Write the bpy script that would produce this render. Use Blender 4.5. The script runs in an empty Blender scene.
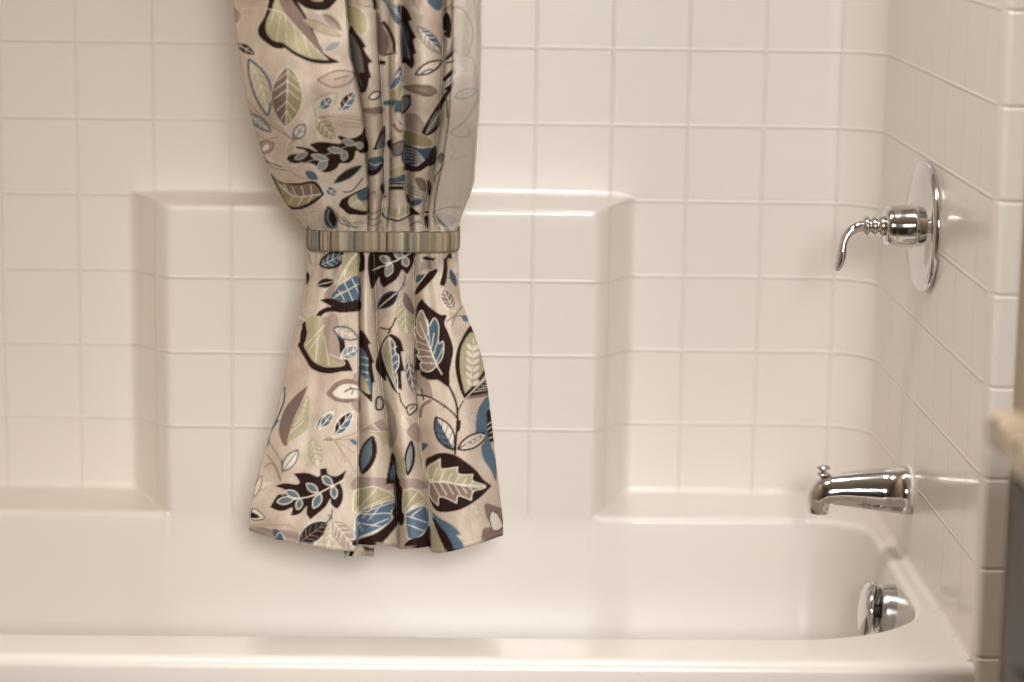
import bpy, bmesh, math, random
import numpy as np
from mathutils import Vector, Matrix
random.seed(4); rng = np.random.default_rng(4)
S = bpy.context.scene
C = S.collection
PI = math.pi

# ------------------------------------------------------------ camera
FPX = 2506.5; PITCH = 0.17794; YAW = 0.0192; ROLL = 0.01498; CAMZ = 1.282
fwd = Vector((math.sin(YAW)*math.cos(PITCH), math.cos(YAW)*math.cos(PITCH), -math.sin(PITCH)))
rt0 = Vector((math.cos(YAW), -math.sin(YAW), 0)); up0 = rt0.cross(fwd)
rt = rt0*math.cos(ROLL) + up0*math.sin(ROLL); up = up0*math.cos(ROLL) - rt0*math.sin(ROLL)
cd = bpy.data.cameras.new('camera'); cam = bpy.data.objects.new('camera', cd); C.objects.link(cam)
M = Matrix((rt, up, -fwd)).transposed().to_4x4(); M.translation = (0, 0, CAMZ)
cam.matrix_world = M
cd.sensor_width = 36; cd.lens = FPX/1024*36; cd.clip_start = .05
cd.dof.use_dof = True; cd.dof.focus_distance = 3.12; cd.dof.aperture_fstop = 2.6
S.camera = cam
def at(px, py, Y):
    """where the sight line of a photo point meets the vertical plane y = Y"""
    d = fwd + rt*((px-512)/FPX) - up*((py-341)/FPX)
    return Vector((d.x*Y/d.y, Y, CAMZ + d.z*Y/d.y))

# ------------------------------------------------------------ light and exposure
S.view_settings.view_transform = 'Standard'; S.view_settings.look = 'None'
S.view_settings.exposure = -0.04; S.view_settings.gamma = 1.0; S.view_settings.use_curve_mapping = False
w = bpy.data.worlds.new('world'); S.world = w; w.use_nodes = True
w.node_tree.nodes['Background'].inputs[0].default_value = (.9, .83, .75, 1)
w.node_tree.nodes['Background'].inputs[1].default_value = 0.25
def area(name, loc, aim, size, power, col, sy=None):
    l = bpy.data.lights.new(name, 'AREA'); l.energy = power; l.color = col
    l.shape = 'RECTANGLE' if sy else 'SQUARE'; l.size = size
    if sy: l.size_y = sy
    o = bpy.data.objects.new(name, l); C.objects.link(o); o.location = loc
    o.rotation_euler = (Vector(aim)-Vector(loc)).to_track_quat('-Z', 'Y').to_euler()
    return o
area('alcove_light_right', (.30, 2.45, 2.40), (.30, 2.45, 0), .28, 14.0, (.93, .95, 1.0), .28)
area('alcove_light_left', (-.35, 2.3, 2.40), (-.35, 2.3, 0), .30, 12.0, (1, .93, .85), .30)
key = area('frontal_key', (.2, -1.0, 1.7), (-.1, 3.4, .35), .5, 5.0, (1, .99, .98), .5)  # soft frontal key added behind the camera, not a fitting at the vanity
key.data.spread = math.radians(35)

# ------------------------------------------------------------ helpers
def srgb(r, g, b):
    f = lambda c: (c/255/12.92 if c/255 <= .04045 else ((c/255+.055)/1.055)**2.4)
    return (f(r), f(g), f(b), 1)
def mat(name, col=(.8, .8, .8, 1), rough=.5, metal=0, coat=0, coat_rough=.1, noise=0, noise_scale=40, bump=0, spec=.5):
    m = bpy.data.materials.new(name); m.use_nodes = True; nt = m.node_tree; b = nt.nodes['Principled BSDF']
    b.inputs['Base Color'].default_value = col; b.inputs['Roughness'].default_value = rough
    b.inputs['Metallic'].default_value = metal; b.inputs['Coat Weight'].default_value = coat
    b.inputs['Coat Roughness'].default_value = coat_rough; b.inputs['Specular IOR Level'].default_value = spec
    if noise or bump:
        tc = nt.nodes.new('ShaderNodeTexCoord'); n = nt.nodes.new('ShaderNodeTexNoise')
        n.inputs['Scale'].default_value = noise_scale; n.inputs['Detail'].default_value = 5
        nt.links.new(tc.outputs['Object'], n.inputs['Vector'])
        if noise:
            mx = nt.nodes.new('ShaderNodeMix'); mx.data_type = 'RGBA'
            mx.inputs[6].default_value = tuple(c*(1-noise) for c in col[:3])+(1,); mx.inputs[7].default_value = tuple(min(1, c*(1+noise)) for c in col[:3])+(1,)
            nt.links.new(n.outputs['Fac'], mx.inputs[0]); nt.links.new(mx.outputs[2], b.inputs['Base Color'])
        if bump:
            bp = nt.nodes.new('ShaderNodeBump'); bp.inputs['Distance'].default_value = bump
            nt.links.new(n.outputs['Fac'], bp.inputs['Height']); nt.links.new(bp.outputs[0], b.inputs['Normal'])
    return m
def link(name, verts, faces, m, parent=None, smooth=True, uv=None, vcol=None, structure=False):
    me = bpy.data.meshes.new(name); me.from_pydata([tuple(v) for v in verts], [], [tuple(f) for f in faces]); me.update()
    if smooth: me.polygons.foreach_set('use_smooth', [True]*len(me.polygons))
    if uv is not None:
        ul = me.uv_layers.new(name='UVMap'); li = np.zeros(len(me.loops), dtype=np.int32)
        me.loops.foreach_get('vertex_index', li); ul.data.foreach_set('uv', np.asarray(uv, dtype=np.float32)[li].ravel())
    if vcol is not None:
        ca = me.color_attributes.new('print', 'FLOAT_COLOR', 'POINT'); ca.data.foreach_set('color', np.asarray(vcol, dtype=np.float32).ravel())
    me.materials.append(m)
    o = bpy.data.objects.new(name, me); C.objects.link(o)
    if parent: o.parent = parent
    if structure: o['kind'] = 'structure'
    return o
def thing(name, label, cat, loc):
    o = bpy.data.objects.new(name, None); C.objects.link(o); o.location = loc; o.empty_display_size = .05
    o['label'] = label; o['category'] = cat
    return o
def grid_faces(nr, nc, close=False):
    f = []
    for i in range(nr-1):
        for j in range(nc if close else nc-1):
            k = (j+1) % nc
            f.append((i*nc+j, i*nc+k, (i+1)*nc+k, (i+1)*nc+j))
    return f
def box(x0, x1, y0, y1, z0, z1, bev=0, seg=2):
    bm = bmesh.new(); bmesh.ops.create_cube(bm, size=1)
    for v in bm.verts: v.co = Vector(((x0+x1)/2+v.co.x*(x1-x0), (y0+y1)/2+v.co.y*(y1-y0), (z0+z1)/2+v.co.z*(z1-z0)))
    if bev: bmesh.ops.bevel(bm, geom=bm.edges[:], offset=bev, segments=seg, affect='EDGES', profile=.5)
    return bm
def link_bm(name, bm, m, parent=None, smooth=False, structure=False):
    bmesh.ops.recalc_face_normals(bm, faces=bm.faces[:])
    me = bpy.data.meshes.new(name); bm.to_mesh(me); bm.free(); me.materials.append(m)
    if smooth: me.polygons.foreach_set('use_smooth', [True]*len(me.polygons))
    o = bpy.data.objects.new(name, me); C.objects.link(o)
    if parent: o.parent = parent
    if structure: o['kind'] = 'structure'
    return o
def lathe_x(prof, n=64, cap=True):
    """profile of (x, r) turned about the x axis"""
    v = []; f = []
    for x, r in prof:
        for k in range(n):
            a = 2*PI*k/n; v.append((x, r*math.cos(a), r*math.sin(a)))
    f = grid_faces(len(prof), n, True)
    if cap:
        f.append(tuple(range(n))[::-1]); b = (len(prof)-1)*n; f.append(tuple(range(b, b+n)))
    return v, f
def lerp_tab(tab, y):
    ys = [t[0] for t in tab]; return float(np.interp(y, ys, [t[1] for t in tab]))

# ------------------------------------------------------------ moulded almond tile material
def tile_material(name, grout=True):
    m = bpy.data.materials.new(name); m.use_nodes = True; nt = m.node_tree; N = nt.nodes; L = nt.links; b = N['Principled BSDF']
    b.inputs['Roughness'].default_value = .30
    b.inputs['Coat Weight'].default_value = .32; b.inputs['Coat Roughness'].default_value = .11
    tc = N.new('ShaderNodeTexCoord')
    nz = N.new('ShaderNodeTexNoise'); nz.inputs['Scale'].default_value = 3.2; nz.inputs['Detail'].default_value = 3
    L.new(tc.outputs['Object'], nz.inputs['Vector'])
    mx = N.new('ShaderNodeMix'); mx.data_type = 'RGBA'
    mx.inputs[6].default_value = ALM_A; mx.inputs[7].default_value = ALM_B
    L.new(nz.outputs['Fac'], mx.inputs[0])
    n2 = N.new('ShaderNodeTexNoise'); n2.inputs['Scale'].default_value = 55; n2.inputs['Detail'].default_value = 2
    L.new(tc.outputs['Object'], n2.inputs['Vector'])
    b2 = N.new('ShaderNodeBump'); b2.inputs['Distance'].default_value = .0006; b2.inputs['Strength'].default_value = .35
    L.new(n2.outputs['Fac'], b2.inputs['Height'])
    col = mx.outputs[2]
    if grout:
        sx = N.new('ShaderNodeSeparateXYZ'); L.new(tc.outputs['UV'], sx.inputs[0])
        hs = []
        for ax in (0, 1):
            pp = N.new('ShaderNodeMath'); pp.operation = 'PINGPONG'; pp.inputs[1].default_value = .5
            L.new(sx.outputs[ax], pp.inputs[0])
            mr = N.new('ShaderNodeMapRange'); mr.interpolation_type = 'SMOOTHERSTEP'
            mr.inputs['From Min'].default_value = .004; mr.inputs['From Max'].default_value = .030
            L.new(pp.outputs[0], mr.inputs['Value']); hs.append(mr.outputs[0])
        mn = N.new('ShaderNodeMath'); mn.operation = 'MULTIPLY'; L.new(hs[0], mn.inputs[0]); L.new(hs[1], mn.inputs[1])
        bp = N.new('ShaderNodeBump'); bp.inputs['Distance'].default_value = .0010; bp.inputs['Strength'].default_value = 1
        L.new(mn.outputs[0], bp.inputs['Height']); L.new(b2.outputs[0], bp.inputs['Normal']); L.new(bp.outputs[0], b.inputs['Normal'])
        m2 = N.new('ShaderNodeMix'); m2.data_type = 'RGBA'; m2.inputs[6].default_value = ALM_G
        L.new(mn.outputs[0], m2.inputs[0]); L.new(col, m2.inputs[7]); col = m2.outputs[2]
    else:
        L.new(b2.outputs[0], b.inputs['Normal'])
    L.new(col, b.inputs['Base Color'])
    return m
ALM_A = srgb(229, 220, 210); ALM_B = srgb(232, 224, 215); ALM_G = srgb(228, 219, 209)
M_tile = tile_material('almond_moulded_tile'); M_tub = tile_material('almond_gelcoat', False)
M_chrome = mat('chrome', (.70, .69, .68, 1), .09, 1, noise=.03, noise_scale=30)
M_nickel = mat('satin_chrome', (.62, .61, .60, 1), .22, 1, noise=.04, noise_scale=30)
M_dark = mat('dark_recess', (.03, .028, .026, 1), .5, noise=.2)
M_paint = mat('tan_wall_paint', srgb(176, 158, 134), .7, noise=.03, noise_scale=60, bump=.0004)
M_room = mat('room_wall_paint', srgb(222, 212, 198), .7, noise=.03, noise_scale=60, bump=.0004)
M_ceil = mat('ceiling_paint', srgb(235, 230, 222), .8, noise=.02, bump=.0004)

# ------------------------------------------------------------ the alcove: moulded walls
D = 3.551; XR = .586; XL = -.938; ZD = .42; YF = 2.742; ZTOP = 2.05; PD = .142; ZLEDGE = .853; RC = .075
ROW0 = 1.0643; T = .108; COL0 = -.5506
def d1(x):      # how far the middle panel stands out
    def ss(a, b, v):
        t = max(0, min(1, (v-a)/(b-a))); return t
    v = min(ss(-.472, -.412, x), ss(.234, .186, x))
    # round the two edges of the bevel a little
    return PD*v
def d1s(x):
    return sum(d1(x+o) for o in np.linspace(-.009, .009, 9))/9
def profile(d, cs=1):
    """(depth, z, is_panel) down the wall"""
    P = [(0, ZTOP, 0)] + [(0, z, 0) for z in np.linspace(ZTOP-.05, ZLEDGE+.0095, 22)]
    r = .008
    q = min(1, d/PD)
    for k in range(1, 6):
        a = k/5*PI/2; P.append((min(d, r*q)*(1-math.cos(a)), ZLEDGE+.008*(1-math.sin(a)), 0))
    r2 = .008
    for k in range(0, 7):
        a = k/6*PI/2; P.append((d - min(d, r2*q)*(1-math.sin(a)), ZLEDGE-.012*q*0 - r2*(1-math.cos(a)), 1))
    P += [(d, z, 1) for z in np.linspace(ZLEDGE-r2-.01, ZD+.012, 26)]
    c = .009*cs*(1-q)**.5       # small cove where the wall turns into the deck
    P += [(d+c*(1-math.cos(a)), ZD+.010-.010*math.sin(a), 1) for a in np.linspace(0, PI/2, 6)]
    return P
def sweep(name, stations, zbot=None):
    """stations: (x, y, nx, ny, depth, u_recess, u_panel)"""
    V = []; UV = []; n = None
    for (x, y, nx, ny, d, ur, upn) in stations:
        pr = profile(d, max(0, min(1, (y-YF-.02)/.06))); n = len(pr); wgt = d/PD
        for dd, z, isp in pr:
            wv = max(0, min(1, (D-y-RC)/(D-RC-YF))) if not d else 0
            V.append((x+nx*dd, y+ny*dd, z))
            vr = (ROW0-z)/T*(1-wv)+(1+(.952-z)/.1045)*wv; vp = 2-(z-.857)/.1045
            vr = min(vr, 5.8); vp = min(vp, 5.8)
            if isp:
                V_ = vr*(1-wgt)+vp*wgt; U_ = ur*(1-wgt)+upn*wgt
            else:
                V_ = min(vr, 1.955) if wgt > .02 and z < ZLEDGE+.016 else vr; U_ = ur
            UV.append((U_, V_+10))
    return link(name, V, [tuple(reversed(f)) for f in grid_faces(len(stations), n)], M_tile, uv=UV, structure=True)
xs = sorted(set([round(v, 5) for v in list(np.linspace(XL+RC, XR-RC, 90)) + list(np.linspace(-.49, -.395, 40)) + list(np.linspace(.17, .25, 40))]))
st = [(x, D, 0, -1, d1s(x), (x-COL0)/T, 2+(x+.3205)/.10325) for x in xs]
sweep('wall_back', st)
def corner_side(name, sgn):
    st = []; xc = (XR-RC) if sgn > 0 else (XL+RC)
    for k in range(0, 15):
        a = k/14*PI/2; x = xc+sgn*RC*math.sin(a); y = D-RC+RC*math.cos(a)
        u = (xc-COL0)/T + sgn*(RC*a)/T
        st.append((x, y, -sgn*math.sin(a), -math.cos(a), 0, u, u))
    u0 = st[-1][5]
    for y in np.linspace(D-RC, YF+.013, 26)[1:]:
        # front joint sits at y = 2.845
        uu = u0 + sgn*((D-RC-y)/T)*1.0
        st.append((XR if sgn > 0 else XL, y, -sgn, 0, 0, uu, uu))
    shift = 0
    if sgn > 0:
        uf = u0 + (D-RC-2.845)/T; shift = round(uf)-uf
        st = [s if i < 5 else s[:5]+(s[5]+shift*min(1, (i-4)/8),)*2 for i, s in enumerate(st)]
    if sgn < 0: st = st[::-1]
    return sweep(name, st)
corner_side('wall_right', 1); corner_side('wall_left', -1)

# ------------------------------------------------------------ bathtub
tub = thing('bathtub', 'almond one-piece bathtub with rounded rim, below the leaf-print curtain', 'bathtub', (-.18, 3.14, 0))
def resample(P, n):
    P = [Vector(p) for p in P]; L = [0]
    for a, b in zip(P, P[1:]): L.append(L[-1]+(b-a).length)
    out = []
    for s in np.linspace(0, L[-1], n):
        i = min(len(P)-2, max(0, int(np.searchsorted(L, s))-1)); t = (s-L[i])/max(1e-9, L[i+1]-L[i]); out.append(P[i].lerp(P[i+1], t))
    return out
def arc(cx, cy, r, a0, a1, n=24):
    return [(cx+r*math.cos(a), cy+r*math.sin(a)) for a in np.linspace(a0, a1, n)]
XI = .562; XIL = XL+.05; YB = D-.138; YI = 2.838; RB = .09; RFR = .15; RX_ = .18
xb0, xb1 = XIL+RB, XI-RB
def back_xs():
    v = sorted([xb0, xb1]+[q for q in list(np.linspace(xb0, -.49, 20)) + list(np.linspace(-.49, -.395, 30)) + list(np.linspace(-.395, .17, 30)) + list(np.linspace(.17, .25, 26)) + list(np.linspace(.25, xb1, 20))])
    out = [v[0]]
    for q in v[1:]:
        if q-out[-1] > .0015: out.append(q)
    return out
bx = back_xs()
def width(x): return D-YB
outer = [Vector((x, D-d1s(x))) for x in bx]
def yin(x):
    wgt = d1s(x)/PD; return YB*(1-wgt)+(D-PD)*wgt
inner = [Vector((x, min(yin(x), D-d1s(x)-.0002))) for x in bx]
# right back corner
outer += resample([(xb1, D)]+arc(XR-RC, D-RC, RC, PI/2, 0)+[(XR, YB-RB)], 30)[1:]
inner += resample(arc(XI-RB, YB-RB, RB, PI/2, 0), 30)[1:]
# right side, narrowing towards the front corner
outer += resample([(XR, YB-RB), (XR, YI+RFR)], 20)[1:]
inner += resample([(XI, YB-RB), (XI-.002, YI+RFR)], 20)[1:]
outer += resample([(XR, YI+RFR), (XR, YF+.012), (XI-RX_, YF+.012)], 30)[1:]
fr = [(XI-.002-RX_*1.0+RX_*math.cos(a), YI+RFR+RFR*math.sin(a)) for a in np.linspace(0, -PI/2, 40)]
inner += resample(fr, 30)[1:]
outer += resample([(XI-RX_, YF+.012), (XIL+RFR, YF+.012)], 60)[1:]
inner += resample([(XI-.002-RX_, YI), (XIL+RFR, YI-.008)], 60)[1:]
outer += resample([(XIL+RFR, YF+.012), (XL, YF+.012), (XL, YI+RFR)], 30)[1:]
inner += resample(arc(XIL+RFR, YI-.008+RFR, RFR, -PI/2, -PI), 30)[1:]
outer += resample([(XL, YI+RFR), (XL, YB-RB)], 20)[1:]
inner += resample([(XIL, YI+RFR), (XIL, YB-RB)], 20)[1:]
outer += resample([(XL, YB-RB)]+arc(XL+RC, D-RC, RC, PI, PI/2)+[(xb0, D)], 30)[1:-1]
inner += resample(arc(XIL+RB, YB-RB, RB, PI, PI/2), 30)[1:-1]
n = len(inner); assert n == len(outer)
nrm = []
for i in range(n):
    t = inner[(i+1) % n]-inner[i-1]; t.normalize(); nrm.append(Vector((t.y, -t.x)))   # clockwise loop: inward is to the right
if (inner[10]+nrm[10]*.1).y > inner[10].y: nrm = [-v for v in nrm]
for _ in range(3): nrm = [(nrm[i-1]+nrm[i]*2+nrm[(i+1) % n]).normalized() for i in range(n)]
V = []; loops = 0
def addloop(fn):
    global loops
    for i in range(n): V.append(fn(i))
    loops += 1
wd = [(inner[i]-outer[i]).length for i in range(n)]
addloop(lambda i: (outer[i].x, outer[i].y, ZD))
rf = [min(.011, wd[i]*.6) for i in range(n)]
def deck(i, k):
    r = rf[i]; w_ = wd[i]
    if w_ < .004: p = outer[i]; return (p.x, p.y+0, ZD-.0006*(k+1))
    d = (inner[i]-outer[i]).normalized(); a = k/6*PI/2
    p = inner[i]-d*r+d*r*math.sin(a); return (p.x, p.y, ZD-r*(1-math.cos(a)))
for k in range(7): addloop(lambda i, k=k: deck(i, k))
for off, z in [(.002, .395), (.005, .37), (.010, .33), (.018, .28), (.034, .22), (.046, .165), (.06, .13), (.08, .105), (.1, .098)]:
    addloop(lambda i, off=off, z=z: (inner[i].x+nrm[i].x*off, inner[i].y+nrm[i].y*off, z))
F = [tuple(reversed(f)) for f in grid_faces(loops, n, True)]
F.append(tuple(range((loops-1)*n, loops*n)))
link('basin', V, F, M_tub, tub)
# rolled front edge and apron
prof = [(YF+.012, ZD)]+[(YF+.012-.014*math.sin(a), ZD-.014+.014*math.cos(a)) for a in np.linspace(0, PI/2, 9)[1:]]+[(YF-.002, .385), (YF+.0, .36), (YF+.012, .34), (YF+.016, .32), (YF+.018, .06), (YF+.012, .0)]
axs = np.linspace(XL, XR+.006, 80); V = []
for x in axs:
    for y, z in prof: V.append((x, y, z))
link('apron', V, grid_faces(len(axs), len(prof)), M_tub, tub)
# put the tub meshes in the tub's own frame
for ch in tub.children: ch.matrix_parent_inverse = Matrix.Translation(-tub.location)

# bullnose strip of edge tiles in front of the right wall, one tile above another
V = []; UV = []
sec = [(XR-.002, YF+.016), (XR-.001, YF+.006)] + [(XR+.007-.007*math.cos(a), YF+.003-.010*math.sin(a)) for a in np.linspace(0, PI/2, 6)] + [(XR+.022, YF-.007)] + [(XR+.024+.006*math.sin(a), YF-.001-.006*math.cos(a)) for a in np.linspace(0, PI/2, 5)] + [(XR+.030, YF+.02)]
zs = []
zj = [.952-.1045*j for j in range(-10, 10)]
for a, b in zip(zj, zj[1:]):
    if b < 0: break
    zs += [(a, 0), (a-.0012, 0), (a-.003, 1), (b+.003, 1), (b+.0012, 0)]
for z, full in zs:
    for x, y in sec:
        V.append((x, y+(0 if full else .0012), z))
link('trim_1', V, grid_faces(len(zs), len(sec)), M_tub, smooth=False, structure=True)

# ------------------------------------------------------------ the rest of the bathroom
RX = 1.03; YBK = -2.2
def wall(name, bm, m): return link_bm(name, bm, m, structure=True)
wall('floor', box(XL-.1, RX+.1, YBK-.1, D+.1, -.05, 0), mat('floor_tile', srgb(150, 132, 112), .4, noise=.08, noise_scale=12))
wall('ceiling', box(XL-.1, RX+.1, YBK-.1, D+.1, 2.44, 2.5), M_ceil)
wall('wall_front', box(XL-.1, RX+.1, YBK-.1, YBK, 0, 2.44), M_paint)
wall('wall_vanity', box(RX, RX+.1, YBK, D+.1, 0, 2.44), M_room)
wall('wall_entry', box(XL-.12, XL-.01, YBK, YF-.012, 0, 2.44), M_paint)
wall('wall_wing', box(XR+.026, RX, YF+.004, YF+.10, 0, 2.44), M_paint)
wall('wall_head', box(XL-.1, XR+.3, D+.005, D+.1, 0, 2.44), M_room)
wall('wall_above', box(XL-.12, XL-.01, YF+.004, D+.004, 0, 2.44), M_room)
wall('baseboard_right', box(XR+.034, RX, YF-.010, YF+.003, 0, .09, .003), M_ceil)

# ------------------------------------------------------------ shower valve
M_chr = M_chrome
YV = 3.14
pv = at(905, 226, YV)
valve = thing('shower_valve', 'round chrome shower valve plate with curved lever on right wall', 'shower valve', (XR, YV, pv.z))
v, f = lathe_x([(0, .0865), (-.003, .0868), (-.0062, .0858), (-.0085, .083), (-.0092, .079), (-.0098, .072), (-.0125, .066), (-.014, .05), (-.0155, .034), (-.016, .02)], 96)
v = [(a-.004, b_*.965, c*.965) for a, b_, c in v]
link('escutcheon', v, f, M_chr, valve)
v, f = lathe_x([(-.015, .0345), (-.0175, .035), (-.019, .0335), (-.0195, .032), (-.0205, .0285), (-.023, .0275), (-.046, .0255), (-.052, .0250), (-.055, .0242), (-.057, .022), (-.0575, .008)], 64)
link('handle_hub', v, f, M_chr, valve)
v, f = lathe_x([(-.060, .011), (-.063, .0145), (-.066, .0155), (-.069, .0135), (-.0705, .0098), (-.072, .0098), (-.0735, .0125), (-.076, .0138), (-.0785, .0125), (-.080, .0095), (-.0815, .0095), (-.083, .013), (-.086, .0145), (-.089, .012), (-.090, .008)], 48)
v = [(a+.005, b_*.92, c*.92) for a, b_, c in v]
link('handle_collar', v, f, M_chr, valve)
V, F = lathe_x([(0, .0035), (-.004, .0035), (-.0045, .002)], 16)
V = [(a-.030, b-.0245, c-.004) for a, b, c in [(x_[1]*1.0, x_[0], x_[2]) for x_ in V]]
link('set_screw', V, F, M_dark, valve)
valve.rotation_euler = (0, 0, math.radians(3))
# lever: flattened sweep bending from level to down, ending in a paddle
cp = [(-.080, 0, .0075, .0075), (-.087, -.0003, .0076, .0078), (-.094, -.002, .0072, .0078), (-.101, -.0065, .0062, .0078), (-.1065, -.0135, .0056, .0082), (-.1092, -.022, .0056, .0092), (-.1100, -.031, .0062, .0105), (-.1112, -.040, .0068, .0115), (-.1130, -.048, .0060, .0112), (-.1155, -.0545, .0044, .009), (-.1175, -.058, .002, .005)]
V = []
for i, (x, z, hn, wn) in enumerate(cp):
    a = cp[max(0, i-1)]; b = cp[min(len(cp)-1, i+1)]; t = Vector((b[0]-a[0], 0, b[1]-a[1])).normalized(); nn = Vector((t.z, 0, -t.x))
    for k in range(20):
        q = 2*PI*k/20; p = Vector((x, 0, z))+nn*hn*math.cos(q)+Vector((0, 1, 0))*wn*math.sin(q); V.append(tuple(p))
F = grid_faces(len(cp), 20, True)+[tuple(range(20))[::-1], tuple(range((len(cp)-1)*20, len(cp)*20))]
o = link('lever', V, F, M_chr, valve); md = o.modifiers.new('s', 'SUBSURF'); md.levels = md.render_levels = 2

# ------------------------------------------------------------ tub spout
YS = 3.19
ps = at(904, 489.5, YS)
sp = thing('tub_spout', 'chrome tub spout with diverter knob under the valve', 'tub spout', (XR, YS, ps.z))
def section(cx, cz, ang, h, w_, n=40, e=3.0):
    out = []
    ca, sa = math.cos(ang), math.sin(ang)
    for k in range(n):
        q = 2*PI*k/n; c_, s_ = math.cos(q), math.sin(q)
        y = w_*math.copysign(abs(c_)**(2/e), c_); u = h*math.copysign(abs(s_)**(2/e), s_)
        # chamfered shoulders: the upper half is narrower
        if u > 0: y *= 1-.32*(u/h)
        out.append((cx + sa*u*-1, y, cz + ca*u))
    return out
stn = [(-.000, 0, 0, .0300, .0290), (-.001, 0, 0, .0308, .0300), (-.016, -.0002, 0, .0304, .0297), (-.0165, -.0002, 0, .0298, .029), (-.04, .0000, 0, .0275, .027), (-.07, .0004, 0, .0238, .0242), (-.090, .0004, 0, .0212, .0225), (-.103, -.0004, .15, .0203, .0218),
       (-.1125, -.0035, .6, .0192, .0212), (-.1180, -.0095, 1.1, .0170, .0204), (-.1200, -.0165, 1.48, .0148, .0195), (-.1202, -.0235, 1.5708, .0138, .0190), (-.1202, -.0305, 1.5708, .0134, .0188), (-.1202, -.0312, 1.5708, .0126, .018)]
# the axis sags so that the top line falls slightly towards the tip
V = []
for x, z, a, h, w_ in stn: V += section(x, z+.0006*0, a, h, w_)
nn_ = 40
F = grid_faces(len(stn), nn_, True)+[tuple(range(nn_))[::-1]]
b = (len(stn)-1)*nn_
V += section(-.1202, -.0305, 1.5708, .0110, .016); V += section(-.1202, -.020, 1.5708, .0105, .0155)
F += [(b+j, b+(j+1) % nn_, b+nn_+(j+1) % nn_, b+nn_+j) for j in range(nn_)]
F += [(b+nn_+j, b+nn_+(j+1) % nn_, b+2*nn_+(j+1) % nn_, b+2*nn_+j) for j in range(nn_)]
F.append(tuple(range(b+2*nn_, b+3*nn_)))
body = link('spout_body', V, F, M_chr, sp)
v, f = lathe_x([(0, .004), (.005, .0038), (.0055, .0075), (.0075, .009), (.0095, .0075), (.010, .004), (.0125, .0035), (.0145, .0065), (.0165, .0092), (.019, .0085), (.021, .005), (.0215, .001)], 28)
kb = link('diverter_knob', [(c-.1150, b_, a*.85+.0135) for a, b_, c in v], f, M_chr, sp)
v, f = lathe_x([(0, .0325), (-.003, .0325), (-.004, .031)], 48)
link('caulk_ring', [(a, b_, c) for a, b_, c in v], f, M_tub, sp)
# small stamped mark low on the side of the spout
def stroke(pts, r=.00035):
    V = []; F = []
    for i, p in enumerate(pts):
        a = Vector(pts[max(0, i-1)]); b = Vector(pts[min(len(pts)-1, i+1)]); t = (b-a).normalized(); s = t.cross(Vector((0, 1, 0))).normalized()
        for k in range(6):
            q = k*PI/3; V.append(Vector(p)+s*r*math.cos(q)+Vector((0, 1, 0))*r*math.sin(q))
    F = grid_faces(len(pts), 6, True)+[tuple(range(6))[::-1], tuple(range((len(pts)-1)*6, len(pts)*6))]
    return V, F
VV = []; FF = []
yy = -.0262
def put(pts):
    v, f = stroke([(x, yy+.0022*(x+.05)/-.03*-1, z) for x, z in pts]); o_ = len(VV); VV.extend(v); FF.extend([tuple(i+o_ for i in q) for q in f])
put([(-.060+.006*math.cos(a), -.0165+.0022*math.sin(a)) for a in np.linspace(.6, 5.6, 14)])
put([(-.0505, -.0146), (-.049, -.0186), (-.0475, -.0146)]); put([(-.0455, -.0146), (-.0455, -.0186)]); put([(-.0425, -.0146), (-.0453, -.0167), (-.0425, -.0186)])
put([(-.039+.002*math.cos(a), -.0166+.002*math.sin(a)) for a in np.linspace(0, 2*PI, 12)])
link('maker_mark', VV, FF, M_dark, sp)

# ------------------------------------------------------------ overflow and drain lever
YO = 3.12
po = at(888, 613, YO)
of = thing('overflow_drain', 'round chrome overflow plate with trip lever inside the tub end', 'overflow drain', (.566, YO, po.z))
of.rotation_euler = (0, math.radians(5), 0)
v, f = lathe_x([(0.004, .0365), (-.004, .0368), (-.018, .0360), (-.0265, .0350), (-.0285, .0335), (-.029, .0300), (-.024, .0285), (-.018, .0280), (-.017, .01)], 72)
link('overflow_housing', v, f, M_nickel, of)
v, f = lathe_x([(-.0335, .012), (-.034, .0330), (-.0352, .0352), (-.037, .0358), (-.0395, .0350), (-.0425, .0318), (-.0452, .024), (-.0465, .012), (-.0468, .002)], 72)
v = [(a-.005, b_, c) for a, b_, c in v]
link('face_plate', v, f, M_chr, of)
v, f = lathe_x([(-.017, .008), (-.040, .008)], 20); link('pivot', v, f, M_dark, of)
V = []
cp = [(-.036, .010, .003, .005), (-.0335, .020, .003, .006), (-.0320, .0300, .003, .007), (-.0325, .0375, .003, .0075), (-.036, .0415, .0028, .0075), (-.0405, .0400, .0024, .006)]
for i, (x, z, hn, wn) in enumerate(cp):
    a = cp[max(0, i-1)]; b_ = cp[min(len(cp)-1, i+1)]; t = Vector((b_[0]-a[0], 0, b_[1]-a[1])).normalized(); q_ = Vector((t.z, 0, -t.x))
    for k in range(12):
        q = 2*PI*k/12; V.append(Vector((x, 0, z-.006))+q_*hn*math.cos(q)+Vector((0, 1, 0))*wn*math.sin(q))
link('trip_lever', V, grid_faces(len(cp), 12, True)+[tuple(range(12))[::-1], tuple(range(60, 72))], M_chr, of)

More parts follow.
